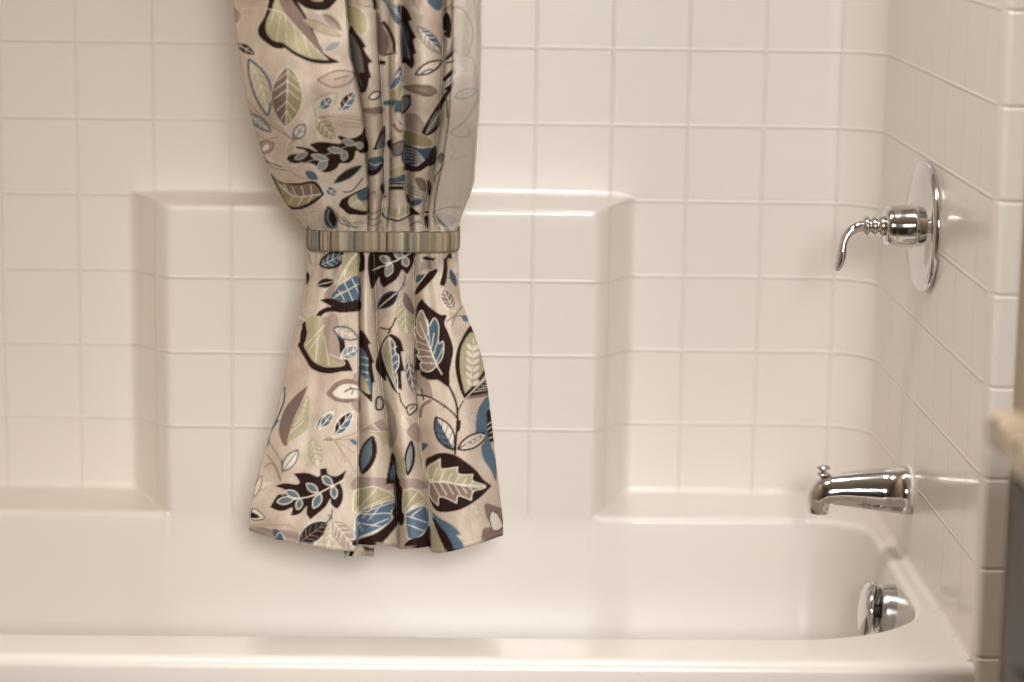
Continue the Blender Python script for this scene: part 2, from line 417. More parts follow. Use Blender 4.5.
# ------------------------------------------------------------ the printed cloth: its pattern
SSN = 3; CX0, CY0, CW, CH = 215, -30, 300, 620
def catmull(pts, closed=True, n=8):
    """smooth line through the points; a point given twice is a sharp corner"""
    P = [np.array(p, float) for p in pts]; m_ = len(P); out = []
    rngk = range(m_ if closed else m_-1)
    for i in rngk:
        p1, p2 = P[i], P[(i+1) % m_]
        if np.allclose(p1, p2): continue
        p0 = P[(i-1) % m_] if (closed or i > 0) else p1; p3 = P[(i+2) % m_] if (closed or i < m_-2) else p2
        if np.allclose(p0, p1): p0 = p1-(p2-p1)*.4
        if np.allclose(p3, p2): p3 = p2+(p2-p1)*.4
        for t in np.linspace(0, 1, n, endpoint=False):
            out.append(.5*((2*p1)+(-p0+p2)*t+(2*p0-5*p1+4*p2-p3)*t*t+(-p0+3*p1-3*p2+p3)*t**3))
    if not closed: out.append(P[-1])
    return out
canvas = np.zeros((CH*SSN, CW*SSN, 3), dtype=np.float32)
def C3(r, g, b): return np.array(srgb(r, g, b)[:3], dtype=np.float32)
BASE = C3(216, 203, 186); BASE2 = C3(190, 169, 152); DK = C3(44, 25, 21); BL = C3(92, 114, 132); OL = C3(180, 170, 138); OL2 = C3(158, 146, 114)
MV = C3(140, 118, 108); MV2 = C3(168, 148, 138); CR = C3(232, 222, 206); GR = C3(150, 148, 142); TN = C3(176, 158, 130)
canvas[:] = BASE
# linen mottling of the ground
def lowfreq(ny, nx):
    g = rng.random((ny, nx)).astype(np.float32)
    yi = np.linspace(0, ny-1.001, CH*SSN); xi = np.linspace(0, nx-1.001, CW*SSN)
    y0 = yi.astype(int); x0 = xi.astype(int); fy = (yi-y0)[:, None]; fx = (xi-x0)[None, :]
    fy = fy*fy*(3-2*fy); fx = fx*fx*(3-2*fx)
    return (g[y0][:, x0]*(1-fy)*(1-fx)+g[y0+1][:, x0]*fy*(1-fx)+g[y0][:, x0+1]*(1-fy)*fx+g[y0+1][:, x0+1]*fy*fx)
mott = lowfreq(22, 12)*.6+lowfreq(80, 45)*.4
canvas[:] = BASE*(1-mott[..., None])+BASE2*mott[..., None]
def fill(poly, col, clip=None):
    P = (np.array(poly)-[CX0, CY0])*SSN
    x0, y0 = np.floor(P.min(0)).astype(int)-1; x1, y1 = np.ceil(P.max(0)).astype(int)+2
    x0 = max(0, x0); y0 = max(0, y0); x1 = min(CW*SSN, x1); y1 = min(CH*SSN, y1)
    if x1 <= x0 or y1 <= y0: return
    X, Y = np.meshgrid(np.arange(x0, x1)+.5, np.arange(y0, y1)+.5)
    ins = np.zeros(X.shape, bool); q = P[-1]
    for p in P:
        if p[1] != q[1]:
            c = ((p[1] > Y) != (q[1] > Y)) & (X < (q[0]-p[0])*(Y-p[1])/(q[1]-p[1])+p[0]); ins ^= c
        q = p
    m_ = mott[y0:y1, x0:x1][ins][:, None]
    canvas[y0:y1, x0:x1][ins] = col*(1.10-.22*m_)
def blob(pts, col, edge=None, ew=1.2):
    p = catmull(pts); fill(p, col)
    if edge is not None: line(pts+[pts[0]], edge, ew)
def line(pts, col, w_=1.0, w2=None):
    P = catmull(pts, False, 8) if len(pts) > 2 else [np.array(p, float) for p in pts]
    P = np.array(P); w2 = w_ if w2 is None else w2; k = len(P)
    T_ = np.gradient(P, axis=0); T_ /= np.maximum(1e-6, np.linalg.norm(T_, axis=1))[:, None]; Nn = np.stack([-T_[:, 1], T_[:, 0]], 1)
    ws = (np.linspace(w_, w2, k)/2)[:, None]
    A = P+Nn*ws; B = P-Nn*ws
    for i in range(k-1): fill([A[i], A[i+1], B[i+1], B[i]], col)
def leaf(x0, y0, x1, y1, wid, ca, cb=None, oc=None, ow=1.2, vc=None, nv=5, vw=.7, mid=True, bend=0, fat=.5, halo=None):
    """pointed leaf from base to tip; ca and cb are the halves either side of the rib"""
    a = np.array([x0, y0], float); b = np.array([x1, y1], float); t = b-a; L_ = np.linalg.norm(t); t /= L_; nrm_ = np.array([-t[1], t[0]])
    s = np.linspace(0, 1, 22); prof_ = np.sin(PI*s**(math.log(.5)/math.log(fat)))**.8*wid/2
    ctr = a+np.outer(s*L_, t)+np.outer(np.sin(PI*s)*bend, nrm_)
    A = ctr+nrm_*prof_[:, None]; B = ctr-nrm_*prof_[:, None]
    if halo is not None:
        pr2 = prof_+halo[1]; A2 = ctr+nrm_*pr2[:, None]; B2 = ctr-nrm_*pr2[:, None]
        tip = b+t*halo[1]*2; bas = a-t*halo[1]
        fill(list(A2)+[tip]+list(B2[::-1])+[bas], halo[0])
    fill(list(A)+list(ctr[::-1]), ca); fill(list(B)+list(ctr[::-1]), cb if cb is not None else ca)
    if vc is not None:
        if mid: line([tuple(c) for c in ctr[::3]], vc, vw*1.2)
        for k in range(nv):
            i = int(2+(17)*k/max(1, nv)); j = min(21, i+4)
            for E in (A, B): line([tuple(ctr[i]), tuple(ctr[i]*.15+E[j]*.85)], vc, vw)
    if oc is not None:
        line([tuple(c) for c in A[::3]]+[tuple(A[-1])], oc, ow); line([tuple(c) for c in B[::3]]+[tuple(B[-1])], oc, ow)
def sprig(x0, y0, x1, y1, lv, stem=CR, col=BL, out=CR, sw=1.0):
    line([(x0, y0), (x1, y1)], stem, sw)
    for (t, ang, ln, wd_) in lv:
        px, py = x0+(x1-x0)*t, y0+(y1-y0)*t; base = math.atan2(y1-y0, x1-x0)+ang
        leaf(px, py, px+ln*math.cos(base), py+ln*math.sin(base), wd_, col, oc=out, ow=.9)
def P_(ox, oy, s):   # points read off an enlarged view
    return lambda pts: [(ox+x/s, oy+y/s) for x, y in pts]
# faint ground sketching between the main motifs
for k in range(90):
    x0 = CX0+rng.random()*CW; y0 = CY0+rng.random()*CH; a = rng.random()*2*PI; ln = 14+rng.random()*26
    x1, y1 = x0+ln*math.cos(a), y0+ln*math.sin(a); kind = k % 5
    if kind < 2: leaf(x0, y0, x1, y1, 8+rng.random()*10, BASE2*(.96+.1*rng.random()), BASE*.97, oc=CR*.92, ow=.7, vc=CR*.9, nv=4, bend=rng.uniform(-3, 3))
    elif kind == 2: leaf(x0, y0, x1, y1, 8+rng.random()*8, MV2*.6+BASE*.4, oc=None, vc=BASE, nv=4)
    else:
        for q_ in (-.35, 0, .3): line([(x0, y0), (x0+ln*.5*math.cos(a+q_), y0+ln*.5*math.sin(a+q_)), (x0+ln*math.cos(a+q_*1.6), y0+ln*math.sin(a+q_*1.6))], TN*.5+BASE*.5, .7)
# --- upper cloth, left panel
q = P_(230, 0, 7.877)
blob(q([(340, -60), (280, 120), (225, 220), (235, 290), (330, 370), (400, 385), (430, 375), (430, 375), (520, 440), (640, 490), (760, 505), (870, 492), (870, 492), (750, 430), (715, 370), (600, 130), (480, -40)]), DK)
blob(q([(380, -60), (330, 70), (290, 160), (285, 250), (340, 320), (420, 340), (520, 410), (640, 460), (780, 478), (780, 478), (690, 380), (640, 240), (560, 110), (450, -40)]), OL)
blob(q([(380, -60), (410, 60), (500, 180), (620, 330), (740, 440), (740, 440), (660, 270), (560, 100), (440, -40)]), MV)
line(q([(330, 75), (430, 115), (560, 260), (760, 470)]), CR, .8)
for a, b in [((400, 110), (370, 330)), ((440, 130), (450, 360)), ((500, 190), (540, 420)), ((570, 270), (640, 450)), ((350, 90), (300, 240))]: line(q([a, b]), CR, .5)
line(q([(90, 70), (200, 62), (330, 75)]), CR, .6); line(q([(320, -30), (325, 70)]), DK, 3.5)
blob(q([(500, -60), (560, 40), (640, 75), (740, 80), (800, 50), (850, -60)]), DK); blob(q([(610, -80), (640, 0), (700, 12), (740, 0), (760, -80)]), OL2)
leaf(*q([(60, 350)])[0], *q([(190, 425)])[0], 7, DK, oc=DK, vc=CR, nv=2)
leaf(*q([(740, 110)])[0], *q([(880, 240)])[0], 8, MV2, MV, oc=MV, ow=.7); leaf(*q([(560, 150)])[0], *q([(880, 290)])[0], 9, TN*.8+BASE*.2, oc=GR*.75, ow=.8)
leaf(*q([(740, 400)])[0], *q([(880, 330)])[0], 8, BL*.6+BASE*.4, oc=BASE, ow=.8)
blob(q([(30, 60), (75, 110), (50, 180), (30, 140)]), MV2, MV, .8)
q = P_(240, 76, 7.877)
leaf(249, 59, 268, 116, 18, OL*.7+BASE*.4, OL*.7+BASE*.3, oc=BL*.75, ow=2.0, vc=CR, nv=6, bend=-3)
leaf(288, 66, 286, 128, 31, MV*.72, OL2, oc=CR, ow=.8, vc=CR, nv=5, bend=0)
leaf(*q([(430, 500)])[0], *q([(510, 380)])[0], 11, CR*.85, oc=BL*.7, ow=1.3, vc=BL*.7, nv=2)
for a, m2_, b in [((60, 190), (200, 350), (440, 520)), ((70, 260), (220, 380), (430, 500)), ((230, 340), (320, 420), (440, 520)), ((300, 480), (200, 500), (110, 440))]: line(q([a, m2_, b]), TN*.7+MV*.2, 1)
leaf(*q([(65, 300)])[0], *q([(245, 440)])[0], 9, GR, oc=BL*.55, ow=1.3, vc=CR, nv=4)
blob(q([(150, 530), (200, 510), (265, 530), (250, 590), (190, 610), (150, 570)]), MV2, MV, 1.2); leaf(*q([(180, 590)])[0], *q([(230, 540)])[0], 5, CR)
line(q([(180, 630), (230, 680), (330, 720)]), DK, 1.0)
blob(q([(610, 30), (720, 90), (860, 60), (900, -20), (760, -40)]), BASE2, MV*.8, 1.3); line(q([(740, 30), (850, 0)]), DK, .8)
leaf(*q([(620, 275)])[0], *q([(730, 165)])[0], 10, BL, oc=CR*.8, ow=1.2, vc=CR, nv=2); line(q([(600, 340), (590, 200), (760, 130), (740, 230)]), OL2, .8)
leaf(*q([(785, 290)])[0], *q([(905, 125)])[0], 12, BL*.9, DK, oc=CR*.8, ow=.8, vc=CR, nv=3)
leaf(*q([(600, 330)])[0], *q([(750, 500)])[0], 15, OL2, oc=OL, ow=.7, vc=CR, nv=4)
for k, y in enumerate((330, 350, 380, 410)): line(q([(620, 320), (800, y-20), (960, y)]), TN*.75, .7)
# dark serrated leaf with a blue sprig
blob(q([(370, 660), (400, 625), (520, 590), (450, 570), (450, 555), (540, 570), (610, 600), (545, 540), (545, 540), (640, 520), (780, 535), (800, 520), (770, 480), (800, 475), (860, 495), (940, 470), (990, 400), (990, 400), (990, 470), (1010, 520), (1010, 590), (960, 610), (915, 590), (900, 650), (850, 690), (790, 690), (760, 730), (690, 760), (620, 740), (590, 700), (500, 680), (430, 690)]), DK)
sprig(*q([(480, 700)])[0], *q([(930, 520)])[0], [], stem=GR, sw=1)
for a, b, w_ in [((690, 575), (820, 600), 6), ((830, 590), (815, 670), 7), ((805, 510), (915, 540), 6), ((945, 520), (945, 575), 7), ((535, 605), (430, 655), 6), ((560, 625), (700, 660), 6), ((690, 670), (610, 740), 8)]:
    leaf(*q([a])[0], *q([b])[0], w_, GR*.75+BL*.15, oc=CR*.7, ow=.8)
q = P_(250, 150, 6.43)
blob(q([(130, 145), (130, 145), (200, 205), (300, 215), (420, 205), (480, 285), (480, 285), (420, 340), (340, 380), (270, 380), (235, 345), (180, 250)]), DK)
blob(q([(160, 180), (210, 222), (310, 228), (410, 222), (462, 285), (462, 285), (400, 325), (330, 362), (270, 362), (230, 330)]), OL2)
blob(q([(195, 215), (310, 230), (415, 230), (460, 285), (460, 285), (350, 300), (260, 265)]), MV*.85)
line(q([(190, 220), (290, 300), (460, 285)]), CR, .9)
for a, b in [((240, 265), (220, 220)), ((300, 300), (270, 235)), ((350, 305), (330, 232)), ((400, 295), (390, 228)), ((280, 300), (250, 345)), ((340, 305), (310, 355)), ((400, 295), (370, 345))]: line(q([a, b]), CR, .8)
line(q([(90, 40), (140, 110), (240, 135)]), DK, 1.1, .5); line(q([(250, 130), (330, 180), (430, 190)]), TN*.8, .8)
leaf(*q([(540, 215)])[0], *q([(720, 100)])[0], 8, DK*1.3, oc=BL*.7, ow=1.2); leaf(*q([(355, 140)])[0], *q([(440, 190)])[0], 8, BL*.8); leaf(*q([(480, 240)])[0], *q([(560, 290)])[0], 7, BL*.7, vc=CR, nv=2)
line(q([(600, 270), (660, 260), (730, 180)]), DK, 1.2)
blob(q([(740, 245), (690, 265), (640, 290), (590, 320), (575, 360), (600, 385), (630, 410), (670, 415), (760, 410), (760, 245)]), DK); blob(q([(760, 270), (690, 280), (640, 310), (635, 350), (680, 380), (760, 390)]), OL); blob(q([(690, 280), (760, 250), (760, 320), (710, 325)]), BL*.7)
for k in range(4): line(q([(700, 320), (645+k*32, 360+k*10)]), CR, .7)
blob(q([(500, 360), (480, 410), (490, 480), (540, 510), (560, 450), (530, 380)]), DK, GR*.6, 1.6); line(q([(510, 380), (500, 440), (530, 500)]), BL, 2)
for k in range(3): line(q([(560+k*20, 430), (600+k*25, 480), (700, 500)]), GR*.6+BL*.1, 1.2)
line(q([(540, 400), (620, 460), (740, 470)]), TN*.6, 1.0)
# --- upper cloth, middle folds
q = P_(350, 0, 7.877)
blob(q([(-20, 30), (60, 60), (130, 130), (140, 230), (100, 280), (40, 240), (-40, 130)]), OL, CR, .8)
blob(q([(0, 210), (60, 270), (130, 370), (130, 370), (110, 390), (180, 490), (180, 490), (150, 510), (170, 610), (170, 610), (130, 630), (125, 700), (90, 740), (60, 640), (20, 500), (-10, 420)]), DK); blob(q([(0, 260), (50, 330), (90, 420), (110, 540), (120, 680), (80, 660), (30, 520), (-10, 430)]), GR*.55)
line(q([(190, -20), (205, 75)]), DK, 4.5); line(q([(40, 0), (110, 50), (190, 50)]), MV, .8)
blob(q([(215, 90), (260, 200), (300, 300), (290, 430), (230, 430), (215, 300)]), MV*.8); line(q([(260, 170), (310, 240), (345, 330), (350, 410)]), DK, 3.4); line(q([(280, 435), (370, 415)]), DK, 1.6); line(q([(230, 490), (280, 500)]), DK, 4)
blob(q([(240, -20), (300, 60), (350, 170), (410, 190), (420, 60), (330, 30)]), BL*.85); 
for k in range(4): line(q([(270+k*30, 20+k*25), (400, 60+k*30)]), CR*.85, .7)
blob(q([(380, 50), (430, 55), (460, 90), (490, 160), (490, 160), (465, 180), (525, 300), (525, 300), (500, 320), (525, 425), (525, 425), (505, 430), (510, 500), (485, 548), (485, 548), (440, 500), (405, 470), (400, 180)]), DK)
blob(q([(400, 180), (440, 210), (470, 290), (460, 340), (480, 460), (440, 450), (402, 420)]), BL*.4+GR*.15); line(q([(402, 190), (430, 300), (470, 460)]), CR*.6, .7)
leaf(*q([(530, 210)])[0], *q([(725, 425)])[0], 13, BASE2*.85, BL*.75, oc=MV*.8, ow=.9, vc=CR, nv=5)
leaf(*q([(515, 590)])[0], *q([(730, 480)])[0], 10, BASE, oc=DK, ow=1.8); line(q([(560, 580), (620, 550), (680, 550), (720, 500)]), DK, 1.4)
line(q([(740, 460), (660, 380), (560, 300)]), MV, .6)
blob(q([(610, 0), (650, 60), (700, 85), (730, 40), (720, -20)]), BL*.8)
blob(q([(735, 130), (770, 100), (800, 180), (790, 300), (740, 270), (760, 250), (735, 230)]), DK); line(q([(740, 90), (800, 40)]), OL2, 3); blob(q([(740, 480), (780, 400), (830, 280), (835, 380), (760, 470)]), GR); line(q([(760, 470), (835, 390)]), DK, 3); line(q([(760, 500), (830, 480)]), BL*.6, 2); line(q([(740, 640), (790, 580), (830, 560)]), DK, 4)
blob(q([(300, 680), (340, 620), (400, 520), (410, 680)]), BL*.8); line(q([(310, 670), (400, 560)]), CR, 1)
q = P_(350, 76, 7.877)
blob(q([(70, -20), (100, 80), (120, 130), (150, 40), (140, -20)]), DK)
leaf(*q([(150, 180)])[0], *q([(245, 130)])[0], 7, CR*.9, oc=DK, ow=1.6); line(q([(240, 20), (180, 110)]), BASE, 1)
blob(q([(100, 260), (180, 250), (260, 245), (255, 300), (180, 315), (120, 290)]), MV); line(q([(130, 290), (190, 310), (260, 300)]), CR*.8, .8)
blob(q([(270, 390), (180, 590), (180, 590), (275, 560), (275, 560)]), DK); blob(q([(262, 450), (210, 565), (262, 550)]), GR*.8)
blob(q([(320, 120), (380, 60), (410, 60), (400, 170), (330, 200)]), OL*.8, CR, .8); blob(q([(310, 90), (350, 20), (400, 0), (390, 60), (330, 110)]), BL*.9, CR, .8)
blob(q([(270, 230), (330, 240), (370, 330), (410, 390), (415, 210), (350, 190), (270, 200)]), BL*.75); blob(q([(350, 300), (400, 290), (415, 330), (415, 380)]), CR*.8); line(q([(350, 230), (340, 320), (410, 400)]), CR, 1); line(q([(340, 380), (380, 430), (420, 440)]), MV, 3)
blob(q([(410, 165), (480, 150), (480, 150), (480, 230), (420, 305), (410, 305)]), DK); blob(q([(412, 180), (460, 170), (465, 225), (415, 280)]), GR*.7)
blob(q([(410, 90), (500, 70), (640, 75), (690, 130), (620, 165), (540, 150)]), MV*.85); 
for k in range(5): line(q([(440+k*20, 90), (540+k*30, 110+k*8), (680, 90+k*12)]), TN*.8, .6)
blob(q([(440, 300), (540, 310), (600, 420), (570, 470), (440, 390)]), MV2*.9); line(q([(420, 400), (520, 410), (580, 470)]), TN, 1)
blob(q([(560, 470), (620, 340), (690, 230), (800, 60), (815, 80), (720, 260), (700, 400), (640, 460)]), DK); blob(q([(600, 450), (640, 340), (700, 270), (690, 370), (640, 430)]), GR*.6); line(q([(600, 455), (720, 270)]), CR*.7, 1)
for k in range(3): line(q([(750, 30+k*40), (810, -20+k*40)]), DK if k != 1 else GR, 2.5)
blob(q([(420, 430), (520, 440), (640, 500), (640, 560), (540, 555), (420, 530)]), OL2, CR*.8, .8)
blob(q([(420, 545), (540, 570), (650, 570), (630, 640), (560, 690), (420, 690)]), BL*.55)
for k in range(5): line(q([(430, 570+k*26), (520, 590+k*22), (600, 680+k*8)]), CR*.75, .8)
blob(q([(650, 570), (680, 560), (670, 690), (600, 700)]), DK)
blob(q([(290, 520), (330, 500), (335, 580), (300, 560)]), DK); blob(q([(330, 545), (420, 515), (420, 600), (350, 630)]), GR*.8, DK, 1.2)
line(q([(760, 160), (770, 330)]), MV*.7, 2); blob(q([(720, 600), (750, 640), (710, 690), (690, 640)]), MV)
q = P_(350, 150, 6.43)
blob(q([(120, 70), (165, 75), (215, 50), (210, 110), (170, 160), (120, 160)]), DK); blob(q([(122, 60), (210, 45), (200, 95), (150, 130), (122, 120)]), BL*.7); line(q([(125, 80), (160, 100), (205, 80)]), CR*.8, 1)
line(q([(345, 110), (440, 120), (520, 60)]), DK, 6); blob(q([(260, 180), (350, 160), (350, 205), (260, 205)]), BL*.7); line(q([(250, 215), (350, 220)]), DK, 2); line(q([(250, 245), (350, 245)]), DK, 3.5); blob(q([(265, 130), (335, 110), (335, 160), (270, 180)]), OL)
blob(q([(195, 240), (220, 210), (220, 290), (205, 270)]), DK); line(q([(215, 300), (235, 300)]), DK, 1.5)
blob(q([(210, 410), (230, 360), (290, 380), (360, 360), (385, 395), (320, 430), (250, 425)]), OL*.95)
for k in range(4): line(q([(240+k*40, 350), (235+k*40, 420)]), CR, .7)
line(q([(205, 410), (240, 440), (310, 455), (370, 430), (400, 405)]), DK, 1.8); blob(q([(385, 370), (400, 370), (460, 415), (460, 415), (400, 415)]), DK); blob(q([(360, 280), (385, 315), (385, 350), (365, 320)]), DK)
for k in range(4): line(q([(350, 210+k*22), (410, 240+k*22), (480, 270+k*18)]), GR*.5+BL*.2, 1.2)
blob(q([(420, 180), (480, 190), (490, 270), (440, 240)]), MV*.8); leaf(*q([(380, 350)])[0], *q([(470, 325)])[0], 7, BL*.55, oc=GR, ow=.8)
for k in range(3): line(q([(110, 390+k*40), (150, 410+k*38), (205, 380+k*40)]), GR*.5, 1.0)
line(q([(380, 490), (430, 460), (460, 470)]), MV*.6, 1.2); line(q([(120, 290), (160, 270), (170, 310)]), MV, 1); 
blob(q([(500, 200), (520, 210), (520, 290), (500, 280)]), DK); line(q([(480, 400), (510, 400)]), DK, 2); blob(q([(480, 430), (505, 430), (500, 510), (480, 480)]), DK); line(q([(560, 60), (600, 30), (600, 100), (550, 170), (550, 210)]), MV*.6, 1.5)
# behind the liner on the right
q = P_(350, 0, 7.877)
line(q([(800, 70), (870, 60), (930, 130), (965, 220), (960, 330), (930, 440)]), GR*.35, 1.9); line(q([(840, 430), (930, 440), (980, 490), (985, 600)]), GR*.4, 1.3); line(q([(975, 0), (1000, 120), (1010, 280)]), GR*.5, 1.2); line(q([(850, 120), (850, 420)]), OL2, 2.5); blob(q([(850, 130), (930, 140), (945, 300), (920, 420), (850, 420)]), OL*.95)
q = P_(350, 76, 7.877)
leaf(*q([(820, 170)])[0], *q([(1010, 110)])[0], 9, BASE, oc=GR*.45, ow=1.5, vc=GR*.6, nv=4); line(q([(1010, 120), (1000, 200), (910, 350), (785, 445)]), GR*.45, 1.7); line(q([(785, 445), (860, 480), (940, 470), (930, 420)]), GR*.5, 1.6); line(q([(980, -20), (1000, 100)]), GR*.5, 1); line(q([(800, 560), (830, 600), (790, 640)]), MV2, 2); line(q([(910, 350), (940, 420), (980, 440)]), GR*.6, 1)
q = P_(350, 150, 6.43)
line(q([(640, 60), (760, 40)]), BASE2*.85, 2); line(q([(540, 400), (620, 370), (720, 370)]), GR*.6, 2); blob(q([(560, 400), (640, 420), (690, 450), (640, 500), (570, 470)]), BL*.55+BASE*.35)
# --- lower cloth
q = P_(280, 240, 6.817)
leaf(*q([(272, 175)])[0], *q([(445, 100)])[0], 15, BL*.7, oc=DK, ow=2.2, vc=CR*.8, nv=4, bend=0); leaf(*q([(250, 310)])[0], *q([(375, 280)])[0], 9.5, DK, vc=CR*.8, nv=0, mid=True)
line(q([(195, 80), (210, 150), (200, 160)]), TN*.7, 1); line(q([(170, 460), (190, 340), (240, 200), (300, 90)]), OL, 1.2); line(q([(200, 130), (240, 180), (250, 90)]), MV2*.9, 1); blob(q([(185, 215), (205, 250), (185, 310), (180, 260)]), DK)
line(q([(250, 320), (180, 320), (130, 450)]), OL, .8); blob(q([(300, 380), (340, 320), (385, 310), (360, 370), (320, 410)]), MV2)
blob(q([(440, 90), (540, 80), (540, 240), (480, 250), (400, 280), (420, 180)]), OL)
for k in range(4): line(q([(440, 260-k*20), (450+k*28, 180-k*30)]), CR, .8)
line(q([(405, 280), (470, 150), (530, 90)]), CR, 1)
blob(q([(350, 400), (390, 330), (420, 300), (460, 280), (500, 250), (545, 265), (545, 430), (440, 420)]), BL*.8)
for a, b in [((360, 400), (540, 300)), ((400, 340), (440, 410)), ((440, 290), (500, 420)), ((490, 260), (540, 370)), ((380, 380), (430, 350))]: line(q([a, b]), CR*.9, .9)
blob(q([(545, 75), (575, 110), (580, 180), (570, 215), (540, 215), (545, 150)]), DK)
blob(q([(275, 415), (340, 400), (400, 415), (450, 425), (545, 410), (545, 480), (440, 495), (350, 490), (300, 505), (250, 560), (190, 590), (165, 625), (180, 700), (185, 760), (140, 740), (145, 620), (190, 570), (230, 545), (265, 490), (320, 460), (350, 455)]), DK)
line(q([(110, 510), (170, 545), (240, 560), (280, 610)]), CR, .8); line(q([(130, 470), (230, 425), (290, 420)]), OL, .7)
blob(q([(350, 500), (390, 520), (400, 600), (360, 690), (330, 720), (290, 620), (310, 560)]), MV2); blob(q([(240, 580), (290, 600), (320, 700), (330, 760), (200, 760), (180, 680)]), OL)
for k in range(4): line(q([(200+k*40, 700), (260, 590)]), CR, .6)
q = P_(260, 330, 6.817)
blob(q([(260, 100), (290, 50), (290, -40), (330, -60), (320, 40), (305, 100), (330, 160), (370, 220), (460, 255), (580, 240), (580, 240), (560, 210), (595, 200), (635, 282), (635, 282), (560, 285), (460, 298), (360, 272), (310, 200), (270, 130)]), DK)
blob(q([(300, 100), (325, 40), (320, -80), (440, -80), (530, 60), (550, 160), (580, 240), (460, 252), (370, 220), (320, 150)]), OL)
blob(q([(430, -90), (520, -20), (550, 160), (575, 235), (470, 170), (440, 60)]), MV2)
for a, b in [((310, 110), (440, -30)), ((380, 220), (400, 30)), ((460, 160), (470, 240)), ((330, 150), (390, 60)), ((470, 160), (560, 200)), ((440, 40), (460, 160))]: line(q([a, b]), CR, .8)
blob(q([(525, 30), (570, 60), (580, 130), (550, 160), (540, 90)]), DK)
leaf(*q([(500, -10)])[0], *q([(670, 60)])[0], 12, BASE2, oc=BL*.75, ow=1.7, vc=CR, nv=3); leaf(*q([(550, 190)])[0], *q([(680, 120)])[0], 12, BL*.7+BASE*.2, oc=CR*.9, ow=1, vc=CR, nv=3)
blob(q([(680, 10), (720, 30), (760, 100), (760, 100), (740, 105), (780, 230), (780, 230), (765, 240), (785, 360), (785, 360), (770, 370), (765, 500), (765, 500), (700, 430), (675, 380), (680, 200)]), DK); blob(q([(685, 130), (710, 140), (740, 210), (740, 280), (760, 380), (750, 440), (700, 370), (685, 300)]), BL*.85)
for k in range(5): line(q([(690, 180+k*50), (740, 200+k*48)]), CR*.9, .8)
blob(q([(690, 310), (720, 340), (740, 400), (750, 440), (690, 400)]), OL)
blob(q([(455, 430), (520, 360), (590, 335), (680, 345), (680, 400), (590, 370), (530, 400), (495, 432), (540, 465), (640, 465), (680, 490), (640, 495), (540, 495), (490, 470)]), MV); blob(q([(500, 430), (560, 375), (640, 370), (680, 400), (680, 450), (600, 470), (540, 465)]), CR*.95)
line(q([(575, 425), (620, 400), (680, 405)]), DK, 1.3); line(q([(610, 385), (640, 402)]), DK, 1); line(q([(625, 435), (640, 410)]), DK, 1)
blob(q([(640, 300), (680, 290), (670, 340), (640, 340)]), MV2); blob(q([(630, 500), (680, 480), (680, 560), (640, 540)]), MV2)
blob(q([(330, 380), (330, 380), (240, 450), (160, 560), (130, 700), (180, 790), (230, 640), (280, 500)]), MV*.8); blob(q([(330, 450), (335, 560), (320, 680), (200, 760), (190, 740), (250, 560)]), OL)
for k in range(5): line(q([(210+k*22, 700-k*45), (300+k*6, 620-k*38)]), CR, .8)
line(q([(170, 390), (160, 500), (95, 660)]), BL*.6, 1.8); leaf(*q([(375, 680)])[0], *q([(500, 560)])[0], 10, BL*.85, oc=CR, ow=1, vc=CR, nv=2); line(q([(380, 700), (420, 580), (520, 540), (500, 620)]), OL, .8)
leaf(*q([(505, 710)])[0], *q([(635, 560)])[0], 12, BL*.85, DK, oc=CR, ow=.9, vc=CR, nv=3)
q = P_(380, 240, 6.817)
blob(q([(-60, 70), (215, 75), (235, 130), (215, 190), (185, 240), (185, 240), (150, 200), (150, 200), (110, 270), (25, 328), (25, 328), (5, 300), (-5, 250), (-5, 250), (-60, 330)]), DK)
line(q([(-50, 205), (80, 155), (215, 90)]), CR, 1.2)
for a, b, w_ in [((70, 150), (0, 115), 7), ((80, 160), (45, 250), 8), ((160, 120), (95, 75), 7), ((165, 115), (185, 185), 7)]: leaf(*q([a])[0], *q([b])[0], w_, GR*.8+BL*.1, oc=CR, ow=.9)
leaf(*q([(-15, 470)])[0], *q([(125, 350)])[0], 13, DK, oc=BL*.65, ow=1.5, halo=(CR, 1.3), vc=CR, nv=0)
line(q([(120, 360), (165, 300), (170, 240)]), BL*.6, 1.3); line(q([(150, 290), (175, 315)]), BL*.6, 1)
leaf(*q([(165, 345)])[0], *q([(180, 660)])[0], 19, OL, oc=OL*1.05, ow=.8, vc=CR, nv=6); leaf(*q([(165, 345)])[0], *q([(245, 520)])[0], 10, MV, oc=CR*.9, ow=.8, bend=2)
line(q([(0, 600), (70, 605), (110, 530)]), DK, 1.6); line(q([(75, 610), (55, 640)]), DK, 1.6); line(q([(20, 480), (30, 520), (0, 560)]), OL, 1.5)
blob(q([(245, 240), (300, 230), (320, 220), (290, 270), (245, 300)]), BL*.75, CR, .8); blob(q([(300, 115), (370, 120), (370, 138), (300, 138)]), DK); blob(q([(290, 150), (370, 140), (380, 190), (310, 200), (280, 210)]), MV2)
blob(q([(390, 200), (340, 215), (270, 300), (245, 340), (245, 375), (300, 330), (380, 240)]), DK)
blob(q([(415, 105), (440, 130), (480, 90), (490, 130), (460, 135), (462, 200), (445, 305), (410, 300), (430, 220), (435, 140)]), DK); leaf(*q([(480, 200)])[0], *q([(520, 320)])[0], 6, BL*.6)
leaf(*q([(510, 490)])[0], *q([(425, 330)])[0], 13, MV*1.0, oc=CR, ow=.9, vc=CR, nv=5)
for b in [(560, 450), (490, 590), (450, 560), (600, 520)]: line(q([(515, 515), b]), MV, 1.3)
leaf(*q([(560, 515)])[0], *q([(600, 560)])[0], 5, BL)
blob(q([(285, 398), (285, 398), (330, 450), (410, 510), (455, 515), (440, 570), (470, 640), (500, 740), (490, 820), (475, 900), (470, 1000), (400, 960), (330, 955), (240, 900), (240, 640), (250, 470)]), DK)
